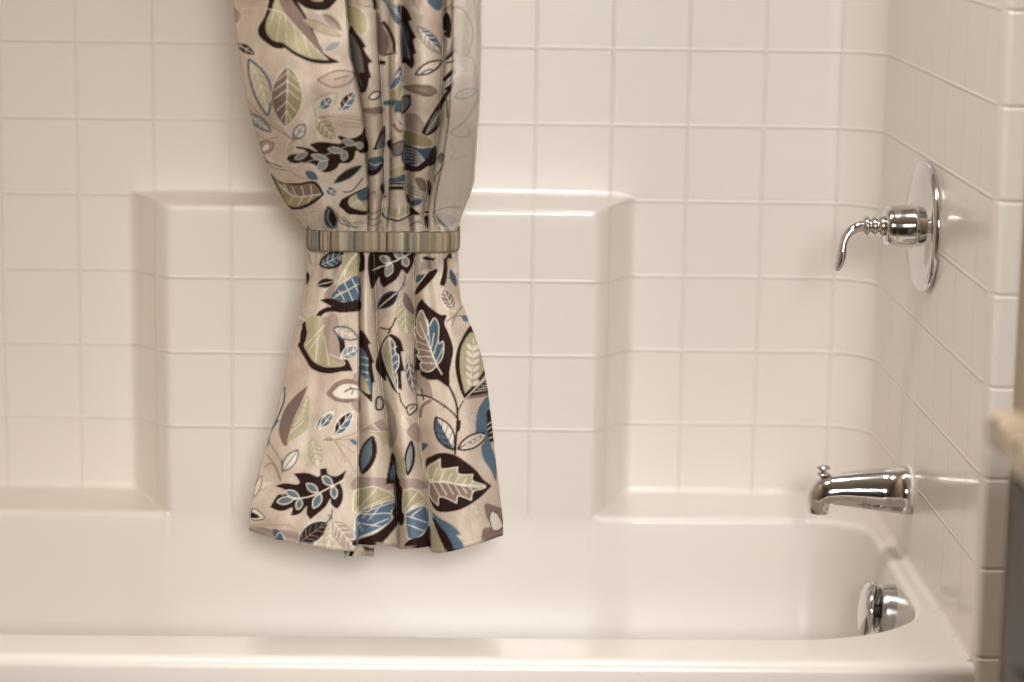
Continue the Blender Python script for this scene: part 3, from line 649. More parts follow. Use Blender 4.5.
# the big two-tone leaf inside it
q = P_(380, 330, 6.817)
blob(q([(270, -130), (320, -70), (335, -30), (370, -80), (400, -30), (400, 90), (430, 80), (435, 140), (420, 200), (385, 235), (360, 170), (320, 60), (290, -30)]), BL*.75, CR, 1)
blob(q([(240, 30), (230, 0), (270, -30), (320, 60), (360, 170), (385, 240), (340, 285), (290, 270), (275, 230), (290, 215), (255, 180), (265, 150), (245, 110), (250, 90)]), MV*1.02, CR, 1)
blob(q([(250, 10), (300, 60), (330, 0), (290, -130), (255, -80)]), MV2*.9, CR, 1)
line(q([(270, -60), (340, 120), (385, 235), (425, 305)]), CR, 1.3)
for a, b in [((320, 60), (300, 20)), ((330, 110), (245, 75)), ((350, 150), (265, 130)), ((365, 185), (260, 180)), ((380, 230), (290, 225)), ((350, 130), (370, 20)), ((365, 170), (400, 60)), ((385, 225), (430, 120)), ((340, 90), (330, -40))]: line(q([a, b]), CR, .8)
blob(q([(240, 290), (275, 275), (280, 310), (330, 350), (355, 440), (350, 460), (290, 430), (255, 380)]), MV2, MV, .6)
line(q([(450, 350), (490, 420), (520, 500), (530, 600), (525, 700)]), DK, 2.2); line(q([(255, 440), (340, 460), (430, 510), (500, 570), (535, 620)]), DK, 1.7); line(q([(300, 480), (290, 440), (285, 400)]), DK, 1.5); line(q([(570, 480), (530, 560)]), DK, 1.2); line(q([(430, 530), (450, 515)]), DK, 1)
line(q([(545, 620), (540, 670), (530, 690)]), DK, 2.5)
blob(q([(610, -20), (540, 100), (515, 200), (520, 300), (545, 400), (575, 470), (575, 470), (640, 400), (730, 290), (730, 250), (710, 180), (640, 0)]), DK); blob(q([(620, 20), (560, 110), (545, 210), (550, 300), (580, 435), (580, 435), (640, 370), (715, 260), (700, 140), (660, 60)]), OL)
line(q([(600, 400), (630, 260), (640, 60)]), CR, .9)
for k in range(6):
    y = 110+k*48; leaf(*q([(632, y+30)])[0], *q([(590-k*1, y-15)])[0], 4, CR*.95); leaf(*q([(632, y+30)])[0], *q([(680, y-10)])[0], 4, CR*.95)
blob(q([(580, 470), (730, 340), (740, 410), (740, 440), (640, 450)]), DK); line(q([(580, 470), (720, 330)]), CR, .8); line(q([(600, 460), (740, 440)]), MV, 3)
for k in range(4): line(q([(640+k*25, 420-k*20), (730, 410-k*16)]), CR, .7)
line(q([(275, 600), (290, 520), (350, 480)]), MV, 3)
blob(q([(740, 455), (700, 490), (665, 560), (655, 640), (660, 740), (720, 740), (715, 640), (745, 540)]), BL*.9); blob(q([(745, 540), (715, 620), (720, 760), (790, 760), (780, 640)]), DK)
for k in range(5): line(q([(720, 660+k*30), (790, 600+k*40)]), CR, .8)
# small leaves in the middle pleats
blob(q([(0, 130), (30, 60), (60, 35), (90, 30), (140, 70), (165, 150), (165, 150), (145, 160), (170, 285), (170, 285), (145, 290), (150, 410), (130, 400), (125, 440), (80, 390), (45, 310), (45, 350), (10, 320), (-30, 250)]), DK)
blob(q([(65, 45), (30, 90), (15, 160), (40, 240), (60, 290), (120, 420), (125, 420), (100, 300), (70, 120)]), OL, CR, .9); blob(q([(70, 50), (100, 90), (105, 150), (128, 180), (125, 250), (110, 280), (120, 330), (118, 410), (90, 280), (75, 130)]), BL*.8, CR, .9)
for k in range(5): line(q([(80+k*4, 130+k*55), (118, 110+k*50)]), CR, .7)
leaf(*q([(185, 170)])[0], *q([(235, 440)])[0], 9, BL*.6, MV*.8, oc=GR, ow=.7, vc=CR, nv=4)
line(q([(130, 430), (145, 490), (180, 540)]), DK, 1.4); blob(q([(180, 530), (210, 510), (255, 510), (245, 545), (200, 580)]), CR*.8, DK, 1.6); line(q([(205, 540), (235, 520)]), DK, 1)
blob(q([(40, 480), (90, 550), (115, 650), (110, 760), (60, 800), (55, 600)]), MV2*.95)
q = P_(320, 380, 6.817)
blob(q([(385, 130), (410, 115), (435, 150), (420, 200), (385, 195)]), CR*.6, DK, 2)
blob(q([(285, 355), (380, 285), (430, 270), (460, 350), (400, 360)]), MV2); line(q([(360, 300), (420, 360)]), CR, .8); line(q([(300, 350), (450, 350)]), CR, .7); blob(q([(300, 358), (440, 360), (470, 420), (430, 450), (400, 380)]), OL)
blob(q([(590, 360), (650, 290), (680, 340), (680, 430)]), MV2)
leaf(*q([(290, 640)])[0], *q([(362, 385)])[0], 15, DK, BL*.75, oc=DK, ow=2.2, fat=.5); leaf(*q([(288, 615)])[0], *q([(345, 410)])[0], 10, BL*.7+GR*.2)
leaf(*q([(600, 650)])[0], *q([(625, 415)])[0], 9, DK, BL*.7, oc=DK, ow=1.8); leaf(*q([(600, 625)])[0], *q([(622, 440)])[0], 6, GR*.8+BL*.2)
blob(q([(500, 440), (540, 470), (580, 560), (580, 680), (530, 640)]), OL)
blob(q([(690, 430), (740, 440), (700, 490), (690, 480)]), BL*.7, OL, .8)
leaf(*q([(90, 390)])[0], *q([(225, 215)])[0], 12, BL*.85, DK, oc=CR, ow=.9, vc=CR, nv=3); leaf(*q([(0, 330)])[0], *q([(90, 225)])[0], 9, BL*.8, oc=CR, ow=.9, vc=CR, nv=2)
leaf(*q([(205, 405)])[0], *q([(262, 445)])[0], 4, BL)
for e in [(250, 360), (255, 400), (240, 500), (180, 560), (255, 640)]: line(q([(20, 408), (95, 410), e]), OL2, .8)
blob(q([(465, 640), (490, 500), (520, 560), (515, 700), (455, 700)]), DK); leaf(*q([(490, 660)])[0], *q([(500, 540)])[0], 5, BL*.8, oc=CR, ow=.8)
q = P_(240, 420, 4.869)
leaf(*q([(350, 90)])[0], *q([(385, 235)])[0], 14, OL, oc=OL*.95, ow=.8, vc=CR, nv=5)
leaf(*q([(208, 250)])[0], *q([(283, 145)])[0], 11, CR*.97, oc=BL*.7, ow=1.3, vc=BL*.8, nv=0)
for pts in ([(205, 270), (200, 200), (170, 150), (140, 100)], [(200, 290), (170, 220), (130, 170)], [(205, 270), (205, 190)], [(120, 230), (160, 215), (200, 300)]): line(q(pts), MV, 1)
line(q([(190, 0), (150, 60), (135, 130)]), BL*.7, 1.4); leaf(*q([(70, 375)])[0], *q([(105, 270)])[0], 6, BASE, oc=TN*.75, ow=1.5)
blob(q([(60, 430), (85, 440), (120, 480), (70, 490), (55, 470)]), CR, DK, 1); blob(q([(58, 450), (85, 462), (95, 478), (60, 478)]), DK)
blob(q([(50, 520), (150, 530), (270, 545), (310, 590), (60, 545)]), MV2*.95); line(q([(60, 515), (200, 510), (250, 520), (300, 570)]), OL, 1.5); blob(q([(165, 530), (195, 540), (215, 585), (170, 575)]), BL*.75); line(q([(170, 580), (195, 545), (230, 590)]), CR, .8)
leaf(*q([(288, 600)])[0], *q([(425, 500)])[0], 17, DK, oc=BL*.6, ow=1.3, halo=(CR, 1.6), vc=MV, nv=5)
line(q([(420, 505), (445, 470), (450, 430)]), BL*.6, 1.5); line(q([(430, 460), (450, 480)]), BL*.6, 1.2)
leaf(*q([(450, 490)])[0], *q([(425, 640)])[0], 12, OL*.7+BASE*.3, oc=OL, ow=.8, vc=CR, nv=4); leaf(*q([(452, 490)])[0], *q([(570, 640)])[0], 18, MV2, oc=OL*.9, ow=.9, vc=CR, nv=5)
line(q([(580, 420), (550, 500), (530, 560)]), OL, .9)
blob(q([(147, 425), (147, 425), (185, 365), (215, 365), (220, 340), (170, 322), (170, 322), (220, 308), (275, 315), (290, 300), (262, 262), (262, 262), (330, 258), (385, 275), (392, 240), (392, 240), (420, 238), (430, 265), (470, 275), (520, 242), (520, 242), (500, 290), (485, 300), (500, 340), (500, 390), (475, 430), (445, 410), (440, 385), (420, 420), (380, 455), (342, 485), (342, 485), (325, 455), (325, 420), (300, 450), (275, 465), (248, 468), (248, 468), (255, 430), (225, 440), (190, 442)]), DK)
line(q([(180, 398), (300, 382), (400, 350), (510, 290)]), CR, 1.2)
for a, b, w_ in [((290, 380), (222, 345), 7), ((262, 388), (180, 398), 7.5), ((296, 385), (280, 440), 6.5), ((380, 352), (325, 308), 7.5), ((395, 360), (358, 430), 8), ((450, 320), (402, 275), 7.5), ((455, 325), (462, 385), 7)]: leaf(*q([a])[0], *q([b])[0], w_, BL*.62+GR*.2, oc=CR, ow=1)
q = P_(350, 420, 4.869)
for ox, sx in ((0, 1.0), (0, 0)):
    if not sx: break
    blob(q([(20, 285), (100, 278), (180, 290), (215, 320), (180, 345), (20, 345)]), MV2); blob(q([(20, 350), (60, 335), (120, 325), (200, 360), (220, 390), (160, 400), (90, 430), (20, 450)]), OL, CR, 1); blob(q([(25, 480), (60, 440), (110, 420), (170, 400), (235, 392), (200, 450), (200, 490), (130, 540), (60, 565), (25, 580)]), BL, CR, 1)
    for a, b in [((35, 460), (200, 455)), ((30, 500), (150, 520)), ((60, 480), (110, 425)), ((90, 490), (160, 405)), ((60, 540), (40, 500)), ((100, 520), (190, 480)), ((30, 460), (230, 395)), ((30, 445), (130, 335)), ((60, 430), (200, 370))]: line(q([a, b]), CR, .9)
    blob(q([(235, 395), (205, 450), (210, 480), (140, 545), (60, 575), (20, 585), (20, 610), (140, 605), (200, 550), (245, 480)]), DK)
blob(q([(175, 310), (205, 170), (225, 250), (235, 300), (180, 315)]), DK); leaf(*q([(205, 300)])[0], *q([(212, 215)])[0], 5, BL*.8)
blob(q([(215, 320), (250, 300), (265, 480), (240, 500)]), DK)
blob(q([(245, 290), (340, 290), (375, 330), (270, 340)]), MV2); blob(q([(260, 345), (300, 335), (340, 350), (365, 400), (300, 430), (260, 450)]), OL, CR, 1); blob(q([(270, 460), (320, 430), (375, 425), (385, 500), (350, 560), (290, 580), (275, 530)]), BL, CR, 1)
for a, b in [((275, 470), (380, 500)), ((280, 510), (360, 540)), ((300, 470), (350, 430)), ((265, 440), (330, 350)), ((290, 435), (360, 390))]: line(q([a, b]), CR, .9)
blob(q([(385, 510), (355, 560), (290, 585), (270, 620), (400, 620), (395, 560)]), DK)
blob(q([(370, 200), (400, 175), (450, 160), (530, 180), (610, 240), (650, 290), (692, 320), (692, 320), (620, 390), (540, 435), (450, 450), (410, 430), (385, 370), (375, 280)]), DK)
blob(q([(378, 230), (440, 190), (440, 190), (447, 240), (525, 230), (525, 230), (530, 262), (600, 265), (600, 265), (598, 298), (660, 320), (640, 335), (560, 320), (460, 300), (385, 295)]), OL, CR, 1)
blob(q([(385, 300), (460, 305), (560, 322), (640, 335), (600, 350), (592, 392), (592, 392), (530, 370), (520, 405), (520, 405), (440, 375), (430, 418), (430, 418), (390, 370)]), MV*1.02, CR, 1)
line(q([(380, 290), (460, 305), (660, 325)]), CR, 1.3)
for k in range(6): line(q([(400+k*36, 298+k*5), (425+k*36, 235+k*12)]), CR, .9); line(q([(400+k*36, 300+k*5), (440+k*33, 375-k*4)]), CR, .9)
leaf(*q([(505, 148)])[0], *q([(418, -15)])[0], 17, CR*.9, BL*.75, oc=DK, ow=1.8, vc=DK, nv=4, vw=.7); leaf(*q([(525, 142)])[0], *q([(672, 68)])[0], 13, BASE, oc=DK, ow=1.8)
line(q([(528, 140), (600, 100), (690, 65), (760, 75)]), DK, 1.2)
for k in range(4): leaf(*q([(560+k*25, 120-k*13)])[0], *q([(590+k*25, 115-k*13)])[0], 3, CR, oc=DK, ow=.5)
line(q([(525, -20), (520, 60), (512, 170)]), DK, 2.0)
blob(q([(640, -20), (655, 40), (655, 110), (640, 130), (650, 190), (690, 250), (712, 300), (712, 200), (690, 130), (670, 60), (665, -20)]), BL*.9)
blob(q([(660, 405), (740, 430), (740, 430), (745, 560), (650, 590), (650, 530), (690, 520), (665, 470)]), MV); blob(q([(690, 440), (720, 460), (745, 520), (700, 540), (680, 480)]), CR, DK, 1)
blob(q([(400, 450), (440, 480), (480, 500), (520, 530), (540, 560), (520, 560), (555, 610), (540, 640), (510, 640), (450, 560), (420, 500)]), BL*.9); blob(q([(400, 470), (440, 520), (480, 570), (510, 640), (470, 640), (430, 560)]), DK); blob(q([(395, 500), (430, 560), (450, 640), (400, 640)]), OL)
line(q([(520, 450), (580, 500), (600, 590)]), OL, .7)

# box-filter once so each cloth vertex carries the average around it
k_ = np.array([.25, .5, .25], dtype=np.float32)
soft = canvas.copy()
for ax in (0, 1):
    soft = np.roll(soft, 1, ax)*.25+soft*.5+np.roll(soft, -1, ax)*.25
def sample(cx, cy):
    X = np.clip((np.asarray(cx)-CX0)*SSN, 0, CW*SSN-1.01); Y = np.clip((np.asarray(cy)-CY0)*SSN, 0, CH*SSN-1.01)
    x0 = X.astype(int); y0 = Y.astype(int); fx = (X-x0)[:, None]; fy = (Y-y0)[:, None]
    return soft[y0, x0]*(1-fx)*(1-fy)+soft[y0, x0+1]*fx*(1-fy)+soft[y0+1, x0]*(1-fx)*fy+soft[y0+1, x0+1]*fx*fy

# ------------------------------------------------------------ cloth shape
YC = 3.03
curtain = thing('shower_curtain', 'leaf-print fabric shower curtain gathered into a bunch above the tub', 'shower curtain', (-.1, YC+.04, 1.98))
MC = bpy.data.materials.new('leaf_print_fabric'); MC.use_nodes = True; nt = MC.node_tree; b = nt.nodes['Principled BSDF']
an = nt.nodes.new('ShaderNodeAttribute'); an.attribute_name = 'print'
tc = nt.nodes.new('ShaderNodeTexCoord'); wn_ = nt.nodes.new('ShaderNodeTexNoise'); wn_.inputs['Scale'].default_value = 420; wn_.inputs['Detail'].default_value = 2
mpn = nt.nodes.new('ShaderNodeMapping'); mpn.inputs['Scale'].default_value = (1, 1, .25)
nt.links.new(tc.outputs['Object'], mpn.inputs[0]); nt.links.new(mpn.outputs[0], wn_.inputs['Vector'])
mr = nt.nodes.new('ShaderNodeMapRange'); mr.inputs['To Min'].default_value = .84; mr.inputs['To Max'].default_value = 1.12; nt.links.new(wn_.outputs['Fac'], mr.inputs['Value'])
vm = nt.nodes.new('ShaderNodeVectorMath'); vm.operation = 'SCALE'; nt.links.new(an.outputs['Color'], vm.inputs[0]); nt.links.new(mr.outputs[0], vm.inputs['Scale'])
nt.links.new(vm.outputs[0], b.inputs['Base Color']); b.inputs['Roughness'].default_value = .75; b.inputs['Specular IOR Level'].default_value = .15
bpn = nt.nodes.new('ShaderNodeBump'); bpn.inputs['Distance'].default_value = .0004; nt.links.new(wn_.outputs['Fac'], bpn.inputs['Height']); nt.links.new(bpn.outputs[0], b.inputs['Normal'])

UE = [  # upper fold edges: tables of (photo row, column)
 [(-60, 228), (0, 233), (30, 236), (60, 240), (90, 245), (110, 249), (140, 258), (165, 267), (190, 277), (210, 290), (222, 300), (231, 308)],
 [(-60, 341), (0, 345), (60, 351), (120, 362), (180, 367), (231, 367)],
 [(-60, 374), (0, 376), (60, 379), (120, 383), (180, 384), (231, 379)],
 [(-60, 387), (0, 389), (60, 390), (120, 391), (180, 391), (231, 387)],
 [(-60, 400), (0, 401), (60, 402), (120, 403), (180, 405), (231, 410)],
 [(-60, 444), (0, 443), (60, 442), (120, 439), (180, 430), (215, 424), (231, 427)],
 [(-60, 454), (0, 453), (60, 453), (120, 449), (160, 443), (200, 435), (215, 434), (231, 440)],
 [(-60, 479), (0, 480), (60, 480), (100, 479), (180, 473), (200, 468), (215, 462), (231, 457)]]
LE = [
 [(250, 308), (275, 306), (310, 299), (345, 291), (380, 285), (420, 276), (460, 265), (500, 255), (530, 249)],
 [(250, 358), (400, 358), (550, 357)],
 [(250, 374), (330, 376), (400, 383), (450, 391), (500, 396), (550, 398)],
 [(250, 414), (340, 415), (400, 417), (450, 421), (490, 425), (550, 430)],
 [(250, 458), (285, 459), (300, 461), (332, 473), (359, 482), (395, 488), (430, 492), (470, 496), (533, 503)]]
HEM = [(249, 530), (275, 538), (300, 544), (330, 549), (356, 551), (358, 543), (380, 545), (397, 545), (399, 549), (415, 548), (429, 546), (431, 552), (440, 553), (470, 546), (503, 535)]
def prof_panel(t, a, b_, h): return a*(1-t)+b_*t - h*(1-(2*t-1)**2)
# per panel (depth at left edge, at right edge, hump height) in metres behind the front plane
UPp = [(.055, .030, .030), (.060, .045, .036), (.075, .075, .006), (.035, .030, .022), (.095, .065, .040), (.090, .070, .010), (.050, .066, .008)]
LOp = [(.055, .012, .018), (.045, .055, .036), (.070, .062, .040), (.056, .056, .052)]
def soft_folds(name, k, t, y):
    e = math.sin(PI*t)
    if name == 'lower':
        g = float(np.interp(y, [250, 300, 400, 560], [1, .75, .35, .25]))
        if k == 0: return e*g*(.0045*math.sin(2*PI*(2.3*t)+.6)+.0025*math.sin(2*PI*(4.6*t)+y*.004))
        if k == 3: return e*g*(.0060*math.sin(2*PI*(1.7*t)-1.9)+.002*math.sin(2*PI*(3.9*t)))
        return e*g*.002*math.sin(2*PI*2*t)
    g = float(np.interp(y, [-60, 60, 170, 231], [.35, .5, 1, 1]))
    if k == 0: return e*g*(.0045*math.sin(2*PI*(1.8*t)+(231-y)*.006)+.0022*math.sin(2*PI*(4.1*t)-(231-y)*.012))
    if k == 4: return e*g*.004*math.sin(2*PI*(1.5*t)+y*.01)
    return 0
def lean(y):
    if y < 240: return -.105*math.sin(min(1, (240-y)/170)*PI/2)**1.3
    return -.055*min(1, (y-240)/300)**.9
def build_cloth(name, edges, pans, ys, rows_y, hem=None, amp=None, tie_at=None):
    V = []; col_c = []; col_r = []; nc = None
    for ri, yy0 in enumerate(ys):
        E = [lerp_tab(e, yy0) for e in edges]
        g = amp(yy0); row = []
        npan = len(pans); xl, xr = E[0], E[-1]; xm = (xl+xr)/2; hw = (xr-xl)/2
        for k, (a, b_, h) in enumerate(pans):
            m_ = NP[name][k]
            x0, x1 = E[k], E[k+1]
            for j in range(m_):
                t = j/(m_-1); px = x0+(x1-x0)*t
                if k > 0 and j == 0: px += .35
                if k < npan-1 and j == m_-1: px -= .35
                d = prof_panel(t, a, b_, h)+soft_folds(name, k, t, yy0)
                row.append((px, d, px))
            if k < npan-1:      # the hidden side of the pleat
                dn = pans[k+1][0]
                for q_ in (.3, .7): row.append((x1+(q_-.5)*.7, b_+(dn-b_)*q_, x1-14-10*q_))
        # round the bunch towards its two sides
        out = []
        for px, d, cxx in row:
            u = (px-xm)/hw; out.append((px, d*g+.020*(abs(u)**3), cxx))
        # back sheet
        NB = 44
        for j in range(1, NB):
            t = j/NB; px = xr-(xr-xl)*t; u = (px-xm)/hw
            dz = out[len(row)-1][1]*(1-t)+out[0][1]*t
            bulge = math.sqrt(max(0, 1-u*u))*(.030+.03*(1-g*0))+.010*g*math.sin(t*PI*7)*math.sin(PI*t)
            out.append((px, dz+bulge, px+7))
        nc = len(out)
        for px, d, cxx in out:
            yy_ = yy0
            if hem is not None:
                s = (yy0-ys[0])/(ys[-1]-ys[0]); hy = float(np.interp(px, [h_[0] for h_ in hem], [h_[1] for h_ in hem]))
                yy_ = ys[0]+(hy-ys[0])*s
            yl = YC+lean(yy0)+d; p = at(px, yy_, yl); V.append((p.x, yl, p.z)); col_c.append(cxx); col_r.append(yy_)
    return V, np.array(col_c), np.array(col_r), len(ys), nc
NP = {'upper': [100, 26, 12, 12, 40, 12, 26], 'lower': [96, 26, 38, 80]}
def up_amp(y): return float(np.interp(y, [-60, 120, 200, 225, 231], [1, .95, .85, .55, .40]))
def lo_amp(y): return float(np.interp(y, [250, 262, 300, 400, 560], [.38, .55, .75, .95, 1.1]))
ysU = list(np.linspace(-26, 231.5, 248)); Vu, cu, ru, nru, nc_u = build_cloth('upper', UE, UPp, ysU, None, amp=up_amp)
ysL = list(np.linspace(249.5, 548, 290)); Vl, cl_, rl, nrl, nc_l = build_cloth('lower', LE, LOp, ysL, None, hem=HEM, amp=lo_amp)
def colours(c, r):
    return np.concatenate([sample(c, r), np.ones((len(c), 1), np.float32)], 1)
# small drape wrinkles that run with the folds
def wrinkle(V, c, r, k):
    out = []
    for (x, y, z), a, b_ in zip(V, c, r):
        if 196 < b_ < 300:
            g = max(0, 1-abs(b_-(229 if b_ < 240 else 252))/(30 if b_ < 240 else 45)); y += .0035*g*math.sin(a*.42+1.3*math.sin(a*.13))
        out.append((x, y+.0012*math.sin(a*.21+b_*.03)+.0009*math.sin(a*.11-b_*.075+1)+.0007*math.sin(b_*.16+a*.05), z))
    return out
Vu = wrinkle(Vu, cu, ru, 0); Vl = wrinkle(Vl, cl_, rl, 0)
# extend the top rows up to the rod
top = Vu[:nc_u]; ext = []
NE = 160; ZR = 1.955
for i in range(NE):
    s = 1-i/NE
    for (x, y, z) in top:
        sp_ = 1+.9*s; xx = -.105+(x+.105)*sp_
        ext.append((xx, y+.012*math.sin(xx*70)*s, z+(ZR-z)*s))
ce = np.tile(cu[:nc_u], NE); re_ = np.concatenate([np.full(nc_u, 538-520*(1-i/NE)) for i in range(NE)])
Vall = ext+Vu; call = np.concatenate([ce, cu]); rall = np.concatenate([re_, ru])
def up_local(V, root): return [(x-root.location.x, y-root.location.y, z-root.location.z) for x, y, z in V]
link('gathered_fabric', up_local(Vall, curtain), [tuple(reversed(f)) for f in grid_faces(NE+nru, nc_u, True)], MC, curtain, vcol=colours(call, rall))
link('hanging_skirt', up_local(Vl, curtain), [tuple(reversed(f)) for f in grid_faces(nrl, nc_l, True)], MC, curtain, vcol=colours(cl_, rl))
# turned-up hem: a slim doubled band along the bottom edge
hv = []; hc = []; hr = []
last = Vl[-nc_l:]; lc = cl_[-nc_l:]; lr = rl[-nc_l:]
nf = sum(NP['lower'])+2*3
for dz, dy in ((.0055, -.0011), (.0045, -.0017), (.0, -.0017), (-.0007, 0), (.0, .0012)):
    for (x, y, z), a, r_ in list(zip(last, lc, lr))[:nf]:
        hv.append((x, y+dy, z+dz)); hc.append(a); hr.append(r_-dz*820)
link('hem', up_local(hv, curtain), [tuple(reversed(f)) for f in grid_faces(5, nf)], MC, curtain, vcol=colours(np.array(hc), np.array(hr)))

# back corners of the cloth peeping out under the hem
V = []; cc = []; rr_ = []
for i, y_ in enumerate(np.linspace(500, 558, 30)):
    for j in range(40):
        t = j/39; px = 344+30*t; yy_ = min(y_, 558-1.2*abs(math.sin(t*9))-1.5*t)
        p = at(px, yy_, YC+.0); V.append((p.x, YC+.0+.004*math.sin(t*12), p.z)); cc.append(px+95*0+60); rr_.append(y_-330+40)
link('inner_fold', up_local(V, curtain), [tuple(reversed(f)) for f in grid_faces(30, 40)], MC, curtain, vcol=colours(np.array(cc), np.array(rr_)))

# ------------------------------------------------------------ clear liner bunched on the right side
ML = bpy.data.materials.new('frosted_vinyl'); ML.use_nodes = True; nt = ML.node_tree; b = nt.nodes['Principled BSDF']
b.inputs['Base Color'].default_value = srgb(226, 219, 211); b.inputs['Roughness'].default_value = .4; b.inputs['Alpha'].default_value = .30
tc = nt.nodes.new('ShaderNodeTexCoord'); nz = nt.nodes.new('ShaderNodeTexNoise'); nz.inputs['Scale'].default_value = 14
nt.links.new(tc.outputs['Object'], nz.inputs['Vector']); bp = nt.nodes.new('ShaderNodeBump'); bp.inputs['Distance'].default_value = .004; nt.links.new(nz.outputs['Fac'], bp.inputs['Height']); nt.links.new(bp.outputs[0], b.inputs['Normal'])
liner = None
V = []; ysn = list(np.linspace(-26, 232, 86)); ncl = 30
LL = [(-60, 455), (0, 454), (60, 453.5), (120, 450), (160, 444), (200, 436), (215, 435), (232, 452)]
LRr = [(-60, 481), (0, 481.5), (60, 481.5), (100, 480.5), (150, 477), (185, 474.5), (200, 470), (215, 463), (225, 458), (232, 456)]
for y_ in ysn:
    a = lerp_tab(LL, y_); b_ = lerp_tab(LRr, y_)
    for j in range(ncl):
        t = j/(ncl-1)
        if t < .7: u = t/.7; px = a+(b_-a)*math.sin(u*PI/2); d = .012+.040*(1-math.cos(u*PI/2))
        else: u = (t-.7)/.3; px = b_-(b_-a)*.8*(1-math.cos(u*PI/2)); d = .052+.10*math.sin(u*PI/2)
        yl = YC+lean(y_); p = at(px, y_, yl); V.append((p.x, yl+d*(1 if y_ < 200 else 1-.3*(y_-200)/32)-.004+.002*math.sin(px*.35+y_*.02), p.z))
topl = V[:ncl]; ext = []
for i in range(16):
    s = 1-i/16
    for (x, y, z) in topl: ext.append((x+.06*s, y, z+(ZR-z)*s))
o = link('shower_curtain_liner', ext+V, grid_faces(16+len(ysn), ncl), ML)
md = o.modifiers.new('t', 'SOLIDIFY'); md.thickness = .0006; md.offset = 0
o['label'] = 'frosted see-through shower liner along the right side of the printed curtain'; o['category'] = 'shower liner'

# ------------------------------------------------------------ tieback band
pa = at(306.5, 241, YC); pb = at(458.5, 241, YC); zt0 = at(382, 250.5, YC).z; zt1 = at(382, 230.5, YC).z
tb = thing('curtain_tieback', 'narrow ribbed grey-gold band tied around the middle of the curtain', 'curtain tieback', ((pa.x+pb.x)/2, YC+.035, (zt0+zt1)/2))
hwid = (pb.x-pa.x)/2; hz = (zt1-zt0)/2; hd = .047
NA = 620; ribs = np.cumsum(rng.uniform(.6, 1.4, 170)); ribs = ribs/ribs[-1]
rows_ = [(-1, -.0012), (-.97, .0), (-.85, .0008), (-.5, .0010), (0, .0012), (.5, .0010), (.85, .0008), (.97, 0), (1, -.0012)]
V = []; vc = []
cols = [C3(146, 132, 110), C3(132, 119, 99), C3(160, 146, 122), C3(104, 93, 79), C3(118, 118, 114), C3(176, 162, 138), C3(78, 66, 56)]
pal = [cols[i] for i in rng.choice(7, 170, p=[.26, .24, .16, .10, .12, .08, .04])]
def stripe(s): return int(np.searchsorted(ribs, s)) % 170
per = []
for k in range(NA):
    q = 2*PI*k/NA; e = 4.5; c_, s_ = math.cos(q), math.sin(q)
    rr = (abs(c_)**e+abs(s_)**e)**(-1/e); per.append((hwid*c_*rr, hd*s_*rr, c_, s_))
arcl = [0]
for k in range(1, NA+1): arcl.append(arcl[-1]+math.hypot(per[k % NA][0]-per[k-1][0], per[k % NA][1]-per[k-1][1]))
for zt, o_ in rows_:
    for k in range(NA):
        s = arcl[k]/arcl[-1]; i = stripe(s); lo = ribs[i-1] if i else 0; ph = (s-lo)/(ribs[i]-lo+1e-9)
        r_ = o_ + .0007*math.sin(PI*min(1, max(0, ph)))
        x, y, c_, s_ = per[k]; nn = Vector((c_, s_, 0)).normalized()
        zj_ = hz*zt*(1+.02*math.sin(i*2.3)) if abs(zt) > .9 else hz*zt
        V.append((x+nn.x*r_, y+nn.y*r_, zj_)); a_ = .75+.25*math.sin(PI*min(1, max(0, ph))); c3 = pal[(i+int((zt > 0)*0)) % 170]*a_
        vc.append((*c3, 1))
link('band', V, grid_faces(len(rows_), NA, True), MC, tb, vcol=vc)
# stitched seam edges of the band
for sgn in (1, -1):
    V = []; vc = []
    for k in range(NA):
        x, y, c_, s_ = per[k]; nn = Vector((c_, s_, 0)).normalized()
        for j in range(8):
            a = 2*PI*j/8; V.append((x+nn.x*(.0003+.0007*math.cos(a)), y+nn.y*(.0003+.0007*math.cos(a)), sgn*hz*.97+.0009*math.sin(a))); vc.append((*C3(120, 106, 86), 1))
    link('seam', V, grid_faces(NA, 8)+[((NA-1)*8+j, (NA-1)*8+(j+1) % 8, (j+1) % 8, j) for j in range(8)], MC, tb, vcol=vc)

# ------------------------------------------------------------ rod that carries the curtain (above the frame)
rod = thing('curtain_rod', 'chrome shower curtain rod spanning the alcove above the curtain', 'curtain rod', (XR, YC+.045, 1.985))
v, f = lathe_x([(-.002, .0127), (XL-XR+.002, .0127)], 32); link('tube', v, f, M_chr, rod)
for x in (0, XL-XR+.012):
    v, f = lathe_x([(-.0005+x, .03), (-.005+x, .03), (-.011+x, .018)], 32); link('flange', v, f, M_chr, rod)

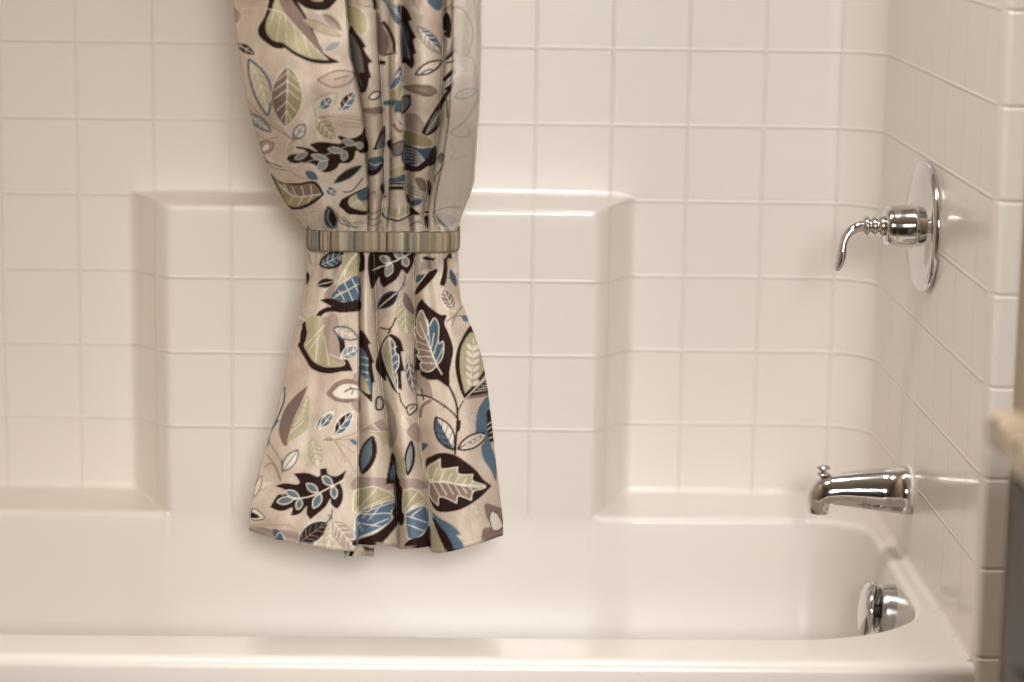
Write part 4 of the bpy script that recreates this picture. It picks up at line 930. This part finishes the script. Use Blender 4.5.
# ------------------------------------------------------------ vanity at the right edge, near the camera
pc = at(986, 409, 2.10)
van = thing('vanity', 'dark vanity cabinet with speckled beige stone top at right edge', 'vanity', ((pc.x+RX)/2, 1.45, 0))
MG = bpy.data.materials.new('speckled_granite'); MG.use_nodes = True; nt = MG.node_tree; b = nt.nodes['Principled BSDF']; b.inputs['Roughness'].default_value = .25
tc = nt.nodes.new('ShaderNodeTexCoord'); vo = nt.nodes.new('ShaderNodeTexNoise'); vo.inputs['Scale'].default_value = 70; vo.inputs['Detail'].default_value = 6
nt.links.new(tc.outputs['Object'], vo.inputs['Vector']); rp = nt.nodes.new('ShaderNodeValToRGB'); el = rp.color_ramp.elements
el[0].position = .36; el[0].color = srgb(70, 56, 44); el[1].position = .5; el[1].color = srgb(190, 168, 136)
e3 = el.new(.62); e3.color = srgb(214, 198, 168); nt.links.new(vo.outputs['Fac'], rp.inputs[0]); nt.links.new(rp.outputs[0], b.inputs['Base Color'])
M_cab = mat('espresso_cabinet', srgb(46, 35, 25), .45, noise=.15, noise_scale=20)
loc = van.location
def vbox(name, x0, x1, y0, y1, z0, z1, bev, m, par=van):
    bm = box(x0, x1, y0, y1, z0, z1, bev, 3)
    for v_ in bm.verts: v_.co -= Vector((loc.x, loc.y, loc.z))
    return link_bm(name, bm, m, par)
xv = pc.x; zt = pc.z
vbox('countertop', xv, RX-.001, .75, 2.10, zt-.032, zt, .007, MG)
vbox('cabinet_body', xv+.035, RX-.001, .77, 2.08, .09, zt-.032, .002, M_cab); vbox('toe_kick', xv+.09, RX-.001, .78, 2.07, 0, .09, .001, M_dark)
for i in range(3):
    y1 = 2.07-i*.43; dr = vbox('door', xv+.017, xv+.035, y1-.42, y1, .11, zt-.05, .003, M_cab)
    kv = lathe_x([(0, .005), (-.012, .005), (-.016, .012), (-.024, .012), (-.027, .007)], 24)
    link('knob', [(a+xv+.018-loc.x, b_+y1-.37-loc.y, c+zt-.14-loc.z) for a, b_, c in kv[0]], kv[1], M_nickel, dr)
    fp = vbox('door_panel', xv+.013, xv+.018, y1-.36, y1-.06, .17, zt-.20, .002, M_cab, dr)
